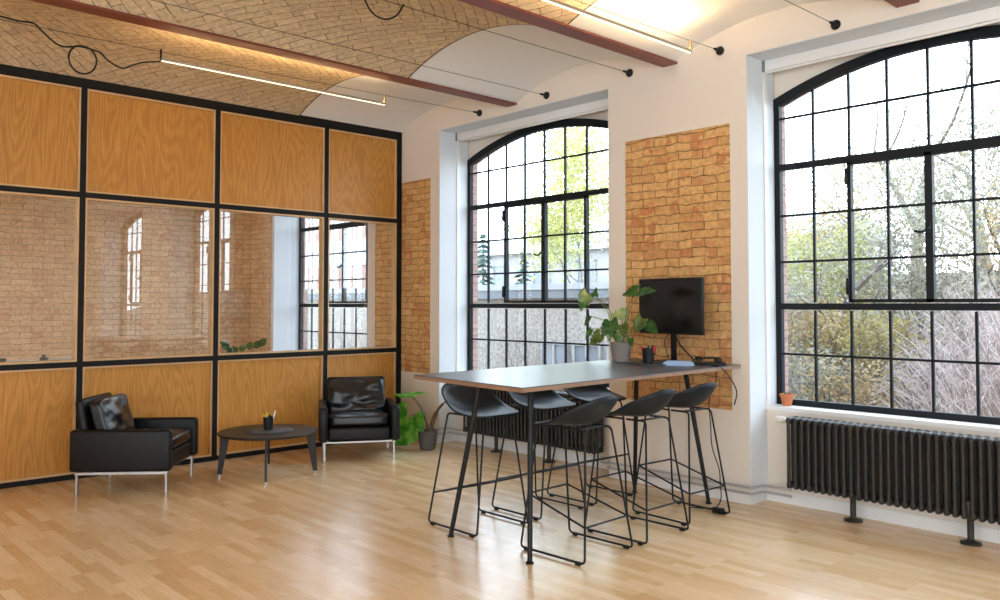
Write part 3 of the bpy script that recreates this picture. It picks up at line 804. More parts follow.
# ------------------------------------------------------------------ plants
def leaf_mesh(mb, base, tip, width, normal, mtype='heart', fold=.18, droop=.15, cuts=0):
    """a broad leaf from base to tip; the blade has a folded midrib and drooping tip"""
    B = Vector(base); Tt = Vector(tip); ax = Tt-B; L = ax.length; ax.normalize()
    nrm = Vector(normal); nrm = (nrm-ax*nrm.dot(ax)).normalized(); sd = ax.cross(nrm)
    N, K = 20, 5; vs = []; fs = []
    for i in range(N+1):
        t = i/N
        if mtype == 'heart': w = (math.sin(PI*min(1, t*.9+.1)**.62))**.8 if t < 1 else 0
        elif mtype == 'arrow': w = (1-t)**.62*(.55+.45*min(1, t*5))*1.08 if t < 1 else 0
        elif mtype == 'lobed': w = (1-t**1.4)**.78*(.55+.45*math.sin(min(1, t*2.2)*PI/2))*(1+.05*math.sin(t*26))
        else: w = math.sin(PI*t**.85)**.9
        if cuts and .2 < t < .9 and (i % 4 == 0): w *= .50
        w *= width/2
        for j in range(-K, K+1):
            q = j/K
            back = -.20*L*abs(q)**1.5*max(0, 1-t*3.2) if mtype in ('heart', 'arrow') else (-.50*L*math.sin(min(1., abs(q)*1.25)*PI/2)**1.4*max(0, 1-t*1.5)*(1-.35*max(0, abs(q)-.7)/.3) if mtype == 'lobed' else 0)
            p = B+ax*(t*L+back)+sd*(q*w)+nrm*(fold*abs(q)*w-droop*L*t*t+.03*width*math.sin(t*9+q*4)*abs(q))
            vs.append(p)
    r = 2*K+1
    for i in range(N):
        for j in range(2*K): fs.append((i*r+j, i*r+j+1, (i+1)*r+j+1, (i+1)*r+j))
    return mb.add(vs, fs)

PM = (3.596, -.45, T)
mn = thing('monstera', PM, 'variegated monstera in a grey pot on the high table', 'plant')
mb = MB(); mb.lathe([(.058, .0005), (.064, .004), (.074, .05), (.082, .11), (.084, .152), (.082, .157), (.078, .157), (.074, .13)], 36, PM); mb.build('pot', 'pot_grey', mn, PM, smooth=40)
mb = MB(); mb.lathe([(.073, .125), (.03, .130), (.001, .131)], 24, PM); mb.build('soil', 'soil', mn, PM, smooth=60)
LV = [ # centre (x, z), dy, length, width, direction in the leaf plane, material, stemlike bend
    ((3.225, 1.515), .00, .185, .155, (-.35, -.9), 'monstera_pale', 1), ((3.345, 1.60), .01, .085, .06, (.3, .9), 'monstera', 1),
    ((3.275, 1.36), -.02, .11, .045, (-.45, -.85), 'monstera', 0), ((3.30, 1.255), -.03, .11, .055, (-.45, -.85), 'monstera', 0),
    ((3.425, 1.215), -.10, .15, .13, (-.75, -.6), 'monstera_olive', 1), ((3.50, 1.29), -.06, .14, .12, (-.5, -.8), 'monstera', 1),
    ((3.585, 1.305), -.09, .15, .13, (.25, -.95), 'monstera', 1), ((3.575, 1.41), -.01, .17, .11, (-.55, -.15), 'monstera_pale', 1),
    ((3.655, 1.29), -.02, .13, .11, (.5, -.8), 'monstera_olive', 1), ((3.70, 1.59), .0, .16, .11, (-.95, -.2), 'monstera', 1),
    ((3.86, 1.60), .02, .19, .085, (.95, .12), 'monstera', 1), ((3.80, 1.335), -.02, .14, .12, (-.4, -.8), 'monstera_olive', 0),
    ((3.885, 1.315), .04, .15, .10, (.8, -.4), 'monstera', 0), ((3.745, 1.205), -.04, .075, .055, (.4, -.8), 'monstera', 0),
    ((3.535, 1.235), -.05, .09, .05, (.2, -.95), 'monstera_pale', 0), ((3.64, 1.23), -.07, .08, .05, (.3, -.9), 'monstera_pale', 0)]
for (cx, cz), dy, L, W, (dx, dz), mt, cut in LV:
    L *= .88; d = Vector((dx, -.25, dz)).normalized(); c = Vector((cx, PM[1]+dy-.02, cz))
    b = c-d*L*.5; t = c+d*L*.5
    mb = MB(); leaf_mesh(mb, b, t, W*.92, (.35, -.8, .45), 'heart', .16, .10, cut)
    lf = mb.build('leaf', mt, mn, PM, smooth=60, solid=.0015)
    st = Vector((PM[0]+(cx-PM[0])*.08, PM[1]+dy*.2, T+.128))
    mid = st*.45+b*.55+Vector(((st.x-b.x)*.18, 0, .05))
    mb = MB(); mb.tube(spline([st, mid, b], 6), [.0045]*7+[.0038]*5+[.003], 6); mb.build('stem', 'stem', mn, PM, smooth=70)

PA = (.95, -.32, 0)
al = thing('potted_alocasia', PA, 'floor plant with huge bright green leaves in a dark grey pot by the window', 'plant')
mb = MB(); mb.lathe([(.070, .0005), (.078, .006), (.092, .08), (.099, .165), (.099, .192), (.096, .196), (.091, .196), (.088, .17)], 36, PA); mb.build('pot', 'pot_dark', al, PA, smooth=40)
mb = MB(); mb.lathe([(.088, .165), (.04, .172), (.001, .174)], 24, PA); mb.build('soil', 'soil', al, PA, smooth=60)
Y0 = PA[1]
mb = MB(); mb.tube(spline([(.985, Y0, .17), (.96, Y0-.02, .27), (.91, Y0-.03, .38), (.82, Y0-.04, .48), (.70, Y0-.03, .535)], 6), [.017]*6+[.012]*6+[.008]*6+[.006]*6+[.005], 8); mb.build('stem', 'stem_dark', al, PA, smooth=70)
mb = MB(); mb.tube(spline([(1.0, Y0, .17), (1.02, Y0+.01, .28), (1.08, Y0+.02, .40), (1.17, Y0+.03, .49), (1.235, Y0+.03, .52)], 6), [.020]*5+[.022]*7+[.014]*6+[.008]*6+[.004], 8); mb.build('stem', 'stem_dark', al, PA, smooth=70)
mb = MB(); mb.tube(spline([(.95, Y0-.03, .30), (.86, Y0-.10, .36), (.80, Y0-.14, .31)], 6), .006, 7); mb.build('stem', 'stem', al, PA, smooth=70)
mb = MB(); leaf_mesh(mb, (.80, Y0-.02, .545), (.47, Y0-.08, .545), .32, (.02, -.05, 1.), 'heart', .03, .03); mb.build('leaf', 'alocasia', al, PA, smooth=60, solid=.002)
mb = MB(); leaf_mesh(mb, (.80, Y0-.14, .31), (.655, Y0-.20, .02), .53, (.60, -.70, .25), 'lobed', .12, .03); mb.build('leaf', 'alocasia', al, PA, smooth=60, solid=.002)

PT = (4.575, .345, ZSILL)
tp = thing('terracotta_pot', PT, 'small terracotta flower pot on the window sill', 'flower pot')
mb = MB(); mb.lathe([(.032, .0005), (.034, .004), (.046, .068), (.053, .069), (.054, .090), (.049, .091), (.044, .075)], 28, PT); mb.build('pot', 'terracotta', tp, PT, smooth=35)
mb = MB(); mb.lathe([(.046, .072), (.001, .078)], 20, PT); mb.build('soil', 'soil', tp, PT)
mb = MB()
for k in range(5):
    a = k*1.3; mb.tube([(PT[0]+.01*math.cos(a), PT[1]+.01*math.sin(a), PT[2]+.076), (PT[0]+.03*math.cos(a), PT[1]+.03*math.sin(a), PT[2]+.105)], [.004, .002], 5)
mb.build('succulent', 'monstera_olive', tp, PT, smooth=60)

# ------------------------------------------------------------------ column radiators
def radiator(x0, label, valve):
    O = (x0+.913, .125, 0); pitch = .0507; n = 36
    r = thing('column_radiator', O, label, 'radiator', 'dark column radiators under the windows')
    zb, zt = .155, .672
    mb = MB()
    for y in (-.062, 0, .062): mb.tube([(0, y, zb+.03), (0, y, zt-.03)], .0135, 10)
    for z in (zb+.025, zt-.025):
        mb.rbox(0, 0, z, .036, .154, .05, .017, 3)
        mb.tube([(-pitch/2, 0, z), (pitch/2, 0, z)], .018, 10)
    s = None
    for k in range(n):
        x = -n*pitch/2+pitch*(k+.5)
        if s is None: s = mb.build('section', 'radiator', r, smooth=50); c = s
        else: c = s.copy(); COL.objects.link(c)
        c.parent = r; c.location = (x, 0, 0)
    for x in (x0+.475, x0+1.215):
        mb = MB(); mb.lathe([(.062, 0), (.062, .012), (.028, .020), (.020, .03), (.020, .155), (.026, .17), (.026, .2)], 20, (x, .105, 0))
        mb.rbox(x, .072, .215, .022, .02, .11, .006, 2); mb.build('foot', 'radiator', r, O, smooth=40)
    if valve:
        mb = MB(); mb.lathe([(.012, 0), (.012, .035), (.022, .04), (.026, .06), (.026, .10), (.020, .115), (.012, .118)], 18, (x0+.005, .125, zt-.03), Matrix.Rotation(-PI/2, 4, 'Y'))
        tag(mb.build('thermostat_valve', 'white', r, O, smooth=40), 'white thermostat valve')
    return r
radiator(4.708, 'long dark column radiator below the window with the terracotta pot', True)
radiator(1.06, 'dark column radiator behind the high table and its stools', False)
def pipes(pts_fn, labels):
    for z, dy, lb in labels:
        o = MB().tube(fillet(pts_fn(z, dy), .03, 5), .0095, 10).build('heating_pipe', 'steel_pipe', smooth=60); tag(o, lb, 'heating pipe', 'heating pipes along the window wall')
M['steel_pipe'] = simple('painted_pipe', (.50, .51, .52), .3, .35)
def run1(z, dy): return [(2.9, .125, z), (3.09, .125, z), (3.09, -.03-dy, z), (4.492+dy, -.03-dy, z), (4.492+dy, .125, z), (4.72, .125, z)]
pipes(run1, ((.132, 0, 'upper grey heating pipe round the foot of the brick pier'), (.086, .0, 'lower grey heating pipe round the foot of the brick pier')))
def run2(z, dy): return [(.08, -.03, z), (.758, -.03, z), (.758, .125, z), (1.06, .125, z)]
pipes(run2, ((.155, 0, 'upper grey heating pipe behind the potted floor plant'), (.105, 0, 'lower grey heating pipe behind the potted floor plant')))

# ------------------------------------------------------------------ suspended linear lamps, cables
CAB = [(1.40, 3.473, 'with wall anchor, carrying the lamp before the partition'), (2.359, 3.477, 'across the first open brick vault, nearer the partition'), (3.348, 3.487, 'across the first open brick vault, nearer the pier'), (4.237, 3.477, 'carrying the LED lamp over the monitor'), (5.159, 3.451, 'ending above the window with the terracotta pot')]
for x, z, lb in CAB:
    r = thing('tension_cable', (x, 0, z), 'thin steel cable '+lb, 'cable', 'ceiling cables anchored in the window wall')
    sag = .055 if x in (1.40, 4.237) else .02
    mb = MB(); pts = []
    for k in range(33):
        t = k/32; pts.append((0, -.06+(YB+.06)*t, -sag*4*t*(1-t)*.9))
    mb.tube(pts, .0022, 5); mb.build('cable', 'black_steel', r)
    mb = MB(); mb.lathe([(.034, 0), (.036, .006), (.030, .022), (.014, .034), (.010, .04), (.010, .085), (.007, .09)], 20, (0, 0, 0), Matrix.Rotation(PI/2, 4, 'X')); mb.build('wall_anchor', 'black_plastic', r, smooth=40)
def cz(x, y):
    for cx, z, _ in CAB:
        if abs(cx-x) < .01:
            sag = .055 if x in (1.40, 4.237) else .02
            t = (y+.06)/(YB+.06); return z-sag*4*t*(1-t)*.9
    return 3.43
def lamp(x, y0, y1, z, label, hang=True):
    O = (x, (y0+y1)/2, z)
    r = thing('linear_lamp', O, label, 'LED lamp', 'suspended LED lamps')
    mb = MB(); ym = (y0+y1)/2
    mb.box(x-.012, x+.012, y0, y1, z+.0038, z+.016)
    for sx in (-1, 1): mb.box(x+sx*.0115-.0015, x+sx*.0115+.0015, y0, y1, z+.003, z+.0224)
    mb.build('profile', 'alu', r, O)
    mb = MB(); mb.box(x-.0075, x+.0075, y0+.005, y1-.005, z-.001, z+.0038); mb.build('diffuser', 'led', r, O)
    mb = MB(); mb.box(x-.009, x+.009, y0+.005, y1-.005, z+.0165, z+.022); mb.build('uplight', 'led_up', r, O)
    for y in (y0+.004, y1-.004):
        mb = MB(); mb.rbox(x, y, z+.045, .028, .008, .09, .002, 1); mb.build('bracket', 'black_steel' if y == y0+.004 else 'bracket_bronze', r, O)
    return r
lamp(1.40, -3.26, -1.186, 3.358, 'glowing LED lamp hanging in front of the partition')
lamp(4.237, -2.52, -.407, 3.375, 'glowing LED lamp hanging before the pier with the monitor')
lamp(4.237, -7.6, -5.5, 3.36, 'unseen LED fill lamp added behind the camera over the open floor')  # hall lamps from here on are unseen, added for warm fill
lamp(1.40, -7.6, -5.5, 3.36, 'unseen LED fill lamp added at the far end of the partition')
lamp(7.99, -3.9, -1.8, 3.40, 'unseen LED fill lamp added beyond the second window')
lamp(7.99, -7.8, -5.7, 3.40, 'unseen LED fill lamp added at the rear of the hall')
lamp(-1.9, -3.4, -1.3, 3.36, 'unseen LED fill lamp added in the room behind the glass')  # lamps added out of sight to brighten the room behind the glass
lamp(-1.0, -5.6, -3.5, 3.36, 'unseen LED fill lamp added at the rear of the room behind the glass')
X1 = 1.405
cp = [(-4.9, 3.46), (-4.55, 3.455), (-4.331, 3.44), (-4.224, 3.434), (-4.132, 3.442), (-4.075, 3.402), (-4.011, 3.353), (-3.946, 3.324), (-3.862, 3.339)]
lo = [(-3.812+.094*math.sin(a), 3.252+.098*math.cos(a)) for a in [-.3+2*PI*k/14 for k in range(15)]]
cp += lo + [(-3.70, 3.335), (-3.638, 3.287), (-3.539, 3.247), (-3.461, 3.285), (-3.374, 3.322), (-3.268, 3.345)]
cord('lamp_cord', [(X1+.012*math.sin(i*.7), y, z) for i, (y, z) in enumerate(cp)], .0065, 'black lamp cord with a coiled loop hanging below the vault', 'cord', n=5)
LP = [(-2.50, 3.668), (-2.463, 3.649), (-2.438, 3.613), (-2.396, 3.553), (-2.329, 3.519), (-2.244, 3.525), (-2.166, 3.573), (-2.115, 3.65), (-2.10, 3.668)]
cord('ceiling_wire', [(2.95, y, z) for y, z in LP], .0065, 'black cord hanging in a loop from the brick vault', 'cord')

# ------------------------------------------------------------------ the room behind the glass: plant on a low cabinet, small things on the ledge
cb = thing('low_cabinet', (-.30, -1.75, 0), 'white low cabinet behind the glazed partition', 'cabinet')
mb = MB(); mb.rbox(0, 0, .45, .36, 2.4, .86, .01, 2); mb.build('body', 'paint_white', cb)
for y in (-.6, .6):
    mb = MB(); mb.rbox(-.185, y, .45, .014, 1.16, .80, .004, 1); mb.build('door', 'paint_white', cb)
PP = (-.30, -1.74, .881)
rp = thing('rubber_plant', PP, 'small leafy plant behind the glass of the partition', 'plant')
mb = MB(); mb.lathe([(.05, 0), (.068, .05), (.075, .10), (.068, .10)], 20, PP); mb.build('pot', 'pot_grey', rp, PP, smooth=40)
for k, (dy, dz, mt) in enumerate(((-.20, .20, 'monstera'), (-.10, .15, 'monstera'), (-.02, .17, 'monstera_pale'), (.06, .19, 'monstera_pale'), (.14, .20, 'monstera'), (.20, .22, 'monstera'), (-.15, .14, 'monstera'))):
    c = Vector((PP[0], PP[1]+dy, PP[2]+dz)); b = Vector((PP[0]-.01, PP[1]+dy*.5, PP[2]+.10))
    mb = MB(); leaf_mesh(mb, c-Vector((0, dy*.2, .04)), c+Vector((.01, dy*.25, .04)), .075, (.9, -.1, .3), 'oval'); mb.build('leaf', mt, rp, PP, smooth=60, solid=.0015)
    mb = MB(); mb.tube([b-Vector((0, 0, .02)), c-Vector((0, dy*.2, .04))], .003, 5); mb.build('stem', 'stem', rp, PP)
sh = thing('side_table', (-.33, -3.75, 0), 'tall side table behind the first glass pane', 'table')
mb = MB(); mb.rbox(0, 0, 1.0, .3, .9, .025, .004, 1); mb.build('tabletop', 'paint_white', sh)
for x in (-.12, .12):
    for y in (-.4, .4):
        mb = MB(); mb.rbox(x, y, .494, .03, .03, .988, .003, 1); mb.build('leg', 'paint_white', sh)
o = MB().lathe([(.03, 0), (.036, .01), (.03, .022), (.012, .03), (.016, .045), (.004, .05)], 14).build('small_ornament', 'black_plastic', smooth=40); o.location = (-.22, -3.62, 1.013); tag(o, 'small dark ornament behind the glass above the armchair', 'ornament')
o = MB().rbox(0, 0, .016, .05, .14, .03, .008, 2).build('phone_handset', 'black_plastic', smooth=40); o.location = (-.22, -3.98, 1.013); tag(o, 'small dark handset behind the glass at the edge', 'handset')

# ------------------------------------------------------------------ outside
def gz(x, y):
    t = max(0., min(1., (x+2.2)/3.2)); t = t*t*(3-2*t)
    u = max(0., (y-1.2))
    return -.55+t*min(2.6, .30*u)+.06*noise.noise(Vector((x*.6, y*.6, 0)))
mb = MB(); vs = []; fs = []
xs = [-40+i*1.25 for i in range(57)]; ys = [.7, 1.2, 2, 3, 4, 5, 6, 7, 8, 9, 10, 12, 15, 20, 28, 40]
for y in ys:
    for x in xs: vs.append((x, y, gz(x, y)))
W = len(xs)
for j in range(len(ys)-1):
    for i in range(W-1): fs.append((j*W+i, j*W+i+1, (j+1)*W+i+1, (j+1)*W+i))
mb.add(vs, fs); struct(mb.build('ground', 'ground', smooth=180))

def branch(mb, tips, p, d, L, r, depth, rng, spread=.6, up=.15, n=4, sides=5):
    pts = [p]; rad = [r]; q = p.copy(); dd = d.copy()
    for i in range(n):
        dd = (dd+Vector((rng.uniform(-1, 1), rng.uniform(-1, 1), rng.uniform(-1, 1)))*.16+Vector((0, 0, up*.3))).normalized()
        q = q+dd*L/n; pts.append(q.copy()); rad.append(r*(1-.55*(i+1)/n))
        if depth <= 1: tips.append((q.copy(), depth))
    mb.tube(pts, rad, max(3, sides), caps=False)
    if depth > 0:
        k = rng.choice((2, 3, 3)) if depth > 1 else rng.choice((2, 3, 4))
        for i in range(k):
            t = rng.uniform(.4, 1.) if i else 1.
            j = min(n, max(1, int(round(t*n))))
            ax = Vector((rng.uniform(-1, 1), rng.uniform(-1, 1), rng.uniform(-.3, 1)*up*3)).normalized()
            nd_ = (dd*(1-spread)+ax*spread).normalized()
            branch(mb, tips, pts[j], nd_, L*rng.uniform(.6, .8), rad[j]*.75, depth-1, rng, spread, up, n, sides-1)

def leaves(tips, count, size, spread, rng):
    vs = []; fs = []
    for i in range(count):
        c, _ = tips[rng.randrange(len(tips))]
        c = c+Vector((rng.gauss(0, spread), rng.gauss(0, spread), rng.gauss(0, spread)))
        a = Vector((rng.uniform(-1, 1), rng.uniform(-1, 1), rng.uniform(-1, 1))).normalized()
        b = a.orthogonal().normalized(); s = size*rng.uniform(.6, 1.3)
        n = len(vs); vs += [c-a*s, c+b*s*.5, c+a*s, c-b*s*.5]; fs.append((n, n+1, n+2, n+3))
    m = MB(); m.add(vs, fs); return m

def tree(name, loc, h, label, leafm=None, nl=1500, size=.06, depth=4, seed=1, r=.09, bark='bark', spread=.5, lean=(0, 0), up=.2, lspread=.16, cat='tree', group=None, first=.36):
    rng = random.Random(seed); x, y = loc; z = gz(x, y)-.1; O = (x, y, z)
    t = thing(name, O, label, cat, group)
    mb = MB(); tips = []
    branch(mb, tips, Vector(O), Vector((lean[0], lean[1], 1)).normalized(), h*first, r, depth, rng, spread, up, 5, 7)
    mb.build('trunk', bark, t, O, smooth=60)
    if leafm:
        leaves(tips, nl, size, lspread, rng).build('foliage', leafm, t, O)
    return t

def bush(name, loc, h, w, label, leafm, nl, size, seed, bark='bark', nst=9, cat='bush', group=None):
    rng = random.Random(seed); x, y = loc; z = gz(x, y)-.05; O = (x, y, z)
    t = thing(name, O, label, cat, group); mb = MB(); tips = []
    for i in range(nst):
        a = rng.uniform(0, 2*PI); l = rng.uniform(.2, 1.)*w/h
        branch(mb, tips, Vector(O)+Vector((math.cos(a)*w*.15, math.sin(a)*w*.15, 0)), Vector((math.cos(a)*l, math.sin(a)*l, 1)).normalized(), h*.55, .014, 2, rng, .45, .1, 4, 4)
    mb.build('stems', bark, t, O)
    if leafm: leaves(tips, nl, size, .10, rng).build('foliage', leafm, t, O)
    return t

def conifer(loc, h, label, seed):
    rng = random.Random(seed); x, y = loc; z = gz(x, y)-.1; O = (x, y, z)
    t = thing('spruce_tree', O, label, 'tree', 'small spruces before the pale building')
    mb = MB(); mb.tube([O, (x, y, z+h)], [h*.022, .006], 7); mb.build('trunk', 'bark', t, O)
    vs = []; fs = []
    for k in range(26):
        f = k/26; zz = z+h*(.08+.92*f); rr = h*.20*(1-f)**.9+.02
        for q in range(max(5, int(13*(1-f)))):
            a = rng.uniform(0, 2*PI); L = rr*rng.uniform(.75, 1.1)
            for s in range(5):
                d = L*(s+1)/5; c = Vector((x+math.cos(a)*d, y+math.sin(a)*d, zz-.25*d+.05*rng.random()))
                u = Vector((math.cos(a), math.sin(a), -.35))*h*.03; v = Vector((-math.sin(a), math.cos(a), rng.uniform(-.5, .5)))*h*.022
                n = len(vs); vs += [c-u, c+v, c+u, c-v]; fs.append((n, n+1, n+2, n+3))
    MB().add(vs, fs).build('foliage', 'needles', t, O)

# low pebble-dashed annexe with a flat grey roof edge
O = (-8, 7, -.6)
an = thing('low_annexe', O, 'low flat-roofed annexe with pebble-dashed wall outside the window', 'building')
mb = MB(); mb.box(-26, -1.0, 7.0, 12, -1.2, 1.62); mb.build('wall', 'pebble', an, O)
mb = MB(); mb.box(-26.1, -.9, 6.86, 12, 1.62, 1.80); mb.build('fascia', 'fascia', an, O)
mb = MB(); mb.box(-26.1, -.9, 6.84, 12, 1.80, 1.93); mb.build('coping', 'coping', an, O)
for x0, x1 in ((-4.5, -3.75), (-3.6, -2.85), (-2.7, -1.95)):
    mb = MB()
    for a, b, c_, d in ((x0, x1, .66, .72), (x0, x1, -.1, -.04), (x0, x0+.06, -.04, .66), (x1-.06, x1, -.04, .66), ((x0+x1)/2-.025, (x0+x1)/2+.025, -.04, .66)):
        mb.box(a, b, 6.93, 7.0, c_, d)
    f = mb.build('window', 'coping', an, O); mb = MB(); mb.box(x0+.05, x1-.05, 6.965, 6.99, -.04, .68); mb.build('pane', 'dark_glass', f, O)
# pale building far behind
O = (-24, 30, -.6)
pb = thing('pale_building', O, 'large pale building beyond the annexe roof', 'building')
mb = MB(); mb.box(-44, -10, 30, 40, -.6, 4.6); mb.build('wall', 'render_pale', pb, O)
mb = MB(); mb.add([(-44.4, 29.6, 4.6), (-9.6, 29.6, 4.6), (-9.6, 40, 4.6), (-44.4, 40, 4.6), (-44.4, 34, 6.0), (-9.6, 34, 6.0)], [(0, 1, 5, 4), (4, 5, 2, 3), (0, 4, 3), (1, 2, 5), (3, 2, 1, 0)]); mb.build('roof', 'coping', pb, O)
for i in range(9):
    for j in range(1):
        x = -42+i*3.6; z = 2.0
        mb = MB()
        for a, b, c_, d in ((x, x+1.4, z, z+.1), (x, x+1.4, z+1.9, z+2), (x, x+.1, z, z+2), (x+1.3, x+1.4, z, z+2)): mb.box(a, b, 29.9, 30, c_, d)
        f = mb.build('window', 'coping', pb, O); mb = MB(); mb.box(x+.1, x+1.3, 29.95, 29.99, z+.1, z+1.9); mb.build('pane', 'dark_glass', f, O)
O = (-22, 11, -.6)
rb = thing('pink_brick_house', O, 'pinkish brick house seen through the window behind the glass', 'building')
mb = MB(); mb.box(-31, -17.2, 12.1, 15, -.6, 8.5); mb.build('wall', 'render_pink', rb, O)
mb = MB(); mb.box(-31.2, -17.1, 12.04, 15, 3.0, 4.0); mb.build('band', 'render_pale', rb, O)
for i in range(4):
    x = -29.0+i*2.9
    mb = MB()
    for a, b, c_, d in ((x, x+1.3, 4.9, 5.0), (x, x+1.3, 6.9, 7), (x, x+.1, 5, 6.9), (x+1.2, x+1.3, 5, 6.9), (x+.6, x+.7, 5, 6.9)): mb.box(a, b, 12.0, 12.1, c_, d)
    f = mb.build('window', 'coping', rb, O); mb = MB(); mb.box(x+.1, x+1.2, 12.05, 12.09, 5, 6.9); mb.build('pane', 'dark_glass', f, O)

conifer((-11.4, 13.2), 3.9, 'slim spruce standing alone before the pale building', 3)
conifer((-12.9, 12.8), 4.6, 'small spruce seen through the window behind the table, near its brick jamb', 5)
tree('birch_tree', (-8.5, 12.9), 7.4, 'yellow-green birch filling the pier side of the window behind the table', 'leaf_yellow', 6500, .065, 4, 11, .10, 'bark_pale', .45, (.04, 0), .3, .42, first=.36)
tree('maple_tree', (-10.6, 16.5), 6.6, 'airy light green tree left of the yellow birch', 'leaf_green', 3000, .07, 4, 21, .09, 'bark_pale', .5, (0, 0), .25, .34)
for i, (x, y, sd) in enumerate(((-5.0, 5.3, 31), (-4.0, 5.6, 32), (-3.0, 5.3, 33), (-2.1, 5.6, 34), (-10.9, 6.1, 35), (-9.6, 6.1, 36))):
    bush('bare_shrub', (x, y), 1.9, .8, 'bare twiggy shrub against the pebble-dashed annexe', None, 0, .05, sd, 'bark', 4, 'shrub', 'bare shrubs before the annexe')

# thicket on the slope behind the second window
tree('dead_tree', (3.1, 10.2), 5.6, 'smaller bare tree close beside the tall one', None, 0, .06, 5, 43, .085, 'bark', .5, (-.05, 0), .25, first=.34)
tree('bare_tree', (2.2, 9.4), 6.6, 'tall bare tree rising into the white sky', None, 0, .06, 5, 41, .11, 'bark', .5, (.05, 0), .25, first=.34)
tree('old_tree', (2.75, 5.2), 4.2, 'old leaning tree with a thick trunk and dull leaves', 'leaf_grey', 2200, .032, 4, 45, .10, 'bark', .55, (.26, .1), .05, .22, first=.26)
tree('ivy_tree', (4.1, 7.4), 4.4, 'tree with dull ivy leaves behind the casement', 'leaf_grey', 4200, .034, 5, 51, .08, 'bark', .55, (-.05, 0), .12, .26, first=.28)
tree('willow_tree', (.6, 10.8), 4.6, 'thin-leaved tree behind the yellow-green bush', 'leaf_brown', 1500, .036, 5, 57, .07, 'bark', .6, (-.1, 0), .15, .25, first=.28)
tree('thorn_tree', (5.3, 8.4), 4.4, 'bushy tree at the edge of the thicket', 'leaf_grey', 3600, .034, 5, 61, .08, 'bark', .6, (-.1, 0), .1, .28, first=.28)
tree('hazel_tree', (2.4, 12.0), 4.6, 'grey branching tree in the middle of the thicket', 'leaf_grey', 3000, .038, 5, 67, .08, 'bark', .6, (0, 0), .1, .28, first=.28)
tree('plum_tree', (-.9, 11.2), 4.2, 'thin tree with brown leaves near the brick jamb of the second window', 'leaf_brown', 900, .036, 5, 71, .06, 'bark', .6, (.05, 0), .12, .25, first=.28)
bush('golden_bush', (2.3, 6.4), 1.55, .8, 'yellow-green bush glowing in the middle of the thicket', 'leaf_yellow', 3600, .036, 81, 'bark', 14)
bush('green_bush', (1.0, 7.8), 1.2, .9, 'light green bush next to the golden one', 'leaf_green', 1800, .036, 83, 'bark', 12)
bush('autumn_bush', (2.75, 4.5), 1.0, .7, 'brown-leaved bush low behind the second window', 'leaf_brown', 2000, .028, 85, 'bark', 14)
bush('ochre_bush', (3.5, 4.2), 1.0, .7, 'ochre bush at the foot of the leaning tree', 'leaf_ochre', 1800, .028, 87, 'bark', 12)
bush('hedge_bush', (3.15, 3.3), .85, .6, 'greyish bush right outside the sill', 'leaf_grey', 1100, .026, 89, 'bark', 12)
bush('olive_bush', (3.6, 5.9), 1.4, 1.0, 'olive bush behind the dry twigs', 'leaf_grey', 2600, .034, 91, 'bark', 14)
tree('elder_tree', (1.6, 6.9), 3.4, 'twiggy young tree behind the golden bush', 'leaf_brown', 1800, .03, 5, 111, .045, 'bark', .6, (.1, 0), .1, .24, first=.28)
tree('rowan_tree', (3.3, 6.6), 4.0, 'twiggy tree right behind the window handle', 'leaf_grey', 2600, .03, 5, 113, .055, 'bark', .6, (.05, 0), .1, .26, first=.28)
tree('acacia_tree', (4.6, 6.2), 4.0, 'twiggy tree above the mass of dry twigs', 'leaf_brown', 2000, .03, 5, 115, .055, 'bark', .6, (0, 0), .1, .26, first=.28)
bush('bramble_bush', (2.35, 4.7), .95, .8, 'dark bramble low beside the brick jamb of the second window', 'leaf_brown', 1900, .03, 121, 'bark', 16)
bush('currant_bush', (3.75, 3.2), .8, .6, 'small brown bush low in the middle of the second window', 'leaf_brown', 1500, .025, 123, 'bark', 16)
bush('laurel_bush', (3.45, 2.5), .6, .5, 'small dull green bush right under the second window', 'leaf_grey', 1300, .025, 125, 'bark', 14)
bush('russet_bush', (5.2, 6.6), 1.3, 1.0, 'russet bush at the edge of the dry twigs', 'leaf_brown', 1800, .032, 93, 'bark', 14)
rng = random.Random(99); mb = MB()
for i in range(2300):
    y = rng.uniform(2.2, 5.6); e0 = 7.7-.385*(y+5.6); x = rng.uniform(e0, e0+2.6)
    hgt = min(1.25, .35+(x-e0)*.75)*rng.uniform(.5, 1.1); z = gz(x, y)
    a = rng.uniform(0, 2*PI); l = rng.uniform(.2, .7)
    p0 = Vector((x, y, z-.02)); p2 = p0+Vector((math.cos(a)*l, math.sin(a)*l, hgt)); p1 = (p0+p2)/2+Vector((0, 0, .18*hgt))
    mb.tube([p0, p1, p2, p2+Vector((math.cos(a)*.15, math.sin(a)*.15, -.06))], [.0045, .004, .003, .0015], 3, caps=False)
tag(mb.build('dry_twigs', 'twig_pink'), 'mass of pinkish dry twigs low in the corner of the second window', 'twigs', kind='stuff')

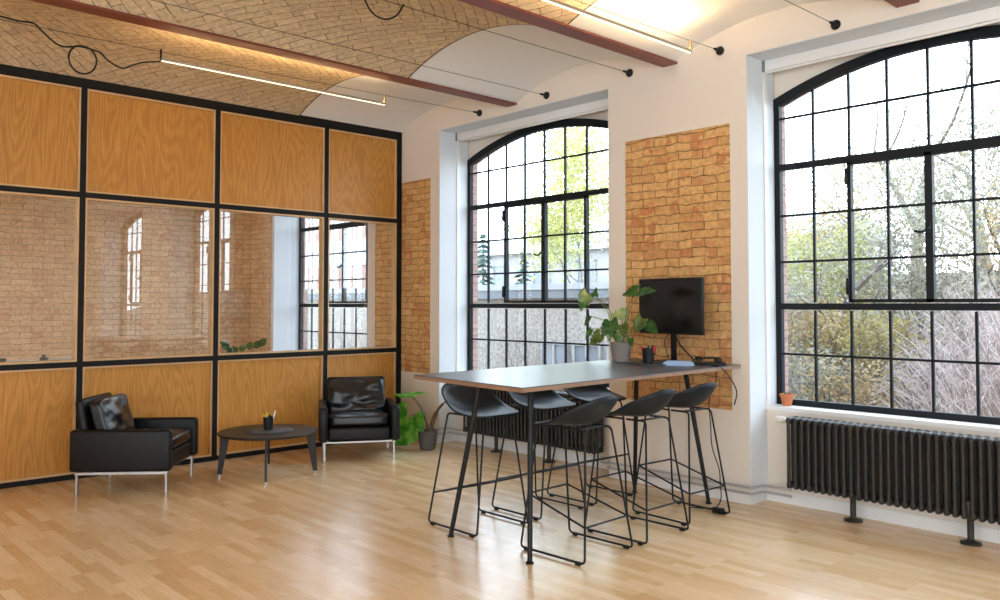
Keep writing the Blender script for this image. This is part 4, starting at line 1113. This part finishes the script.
# ------------------------------------------------------------------ daylight
w = bpy.data.worlds.new('overcast'); SC.world = w; w.use_nodes = True; nt = w.node_tree
bg = nt.nodes['Background']; bg.inputs['Strength'].default_value = 7.
tc = nd(nt, 'ShaderNodeTexCoord'); sp = nd(nt, 'ShaderNodeSeparateXYZ'); lk(nt, tc.outputs['Generated'], sp.inputs[0])
rp_ = nd(nt, 'ShaderNodeValToRGB'); rp_.color_ramp.elements[0].position = 0.; rp_.color_ramp.elements[1].position = 1.
rp_.color_ramp.elements[0].color = (.80, .91, 1., 1); rp_.color_ramp.elements[1].color = (.60, .79, 1., 1)
lk(nt, sp.outputs['Z'], rp_.inputs['Fac']); lk(nt, rp_.outputs['Color'], bg.inputs['Color'])
def portal(x0, x1, y, z0, z1, inward):
    l = bpy.data.lights.new('daylight_portal', 'AREA'); l.shape = 'RECTANGLE'; l.size = x1-x0; l.size_y = z1-z0
    l.cycles.is_portal = True
    o = bpy.data.objects.new('daylight_portal', l); COL.objects.link(o); o.location = ((x0+x1)/2, y, (z0+z1)/2)
    o.rotation_euler = (PI/2 if inward < 0 else -PI/2, 0, 0)
    o.rotation_euler = (math.radians(-90), 0, 0) if inward < 0 else (math.radians(90), 0, 0)
for a, b in WIN: portal(a, b, .47, ZSILL, 3.35, -1)
for i in range(1, len(fr)-1, 2): portal(fr[i], fr[i+1], YB-.02, .8, 3.2, 1)

# ------------------------------------------------------------------ camera
cam = bpy.data.cameras.new('camera'); co = bpy.data.objects.new('camera', cam); COL.objects.link(co)
cam.sensor_width = 36; cam.lens = 824.19*36/1000; cam.shift_y = -24.4/1000
cam.clip_end = 200; cam.clip_start = .05
yaw, pitch = .8223, .0345
co.location = (7.7375, -5.6033, 1.5)
co.rotation_euler = (PI/2+pitch, 0, yaw)
SC.camera = co

SC.view_settings.view_transform = 'Standard'; SC.view_settings.look = 'None'; SC.view_settings.gamma = 1; SC.view_settings.use_curve_mapping = False
SC.view_settings.exposure = .18
cy = SC.cycles
cy.use_denoising = True; cy.max_bounces = 10; cy.diffuse_bounces = 6; cy.glossy_bounces = 5; cy.transparent_max_bounces = 16; cy.sample_clamp_indirect = 8
cy.caustics_reflective = False; cy.caustics_refractive = False
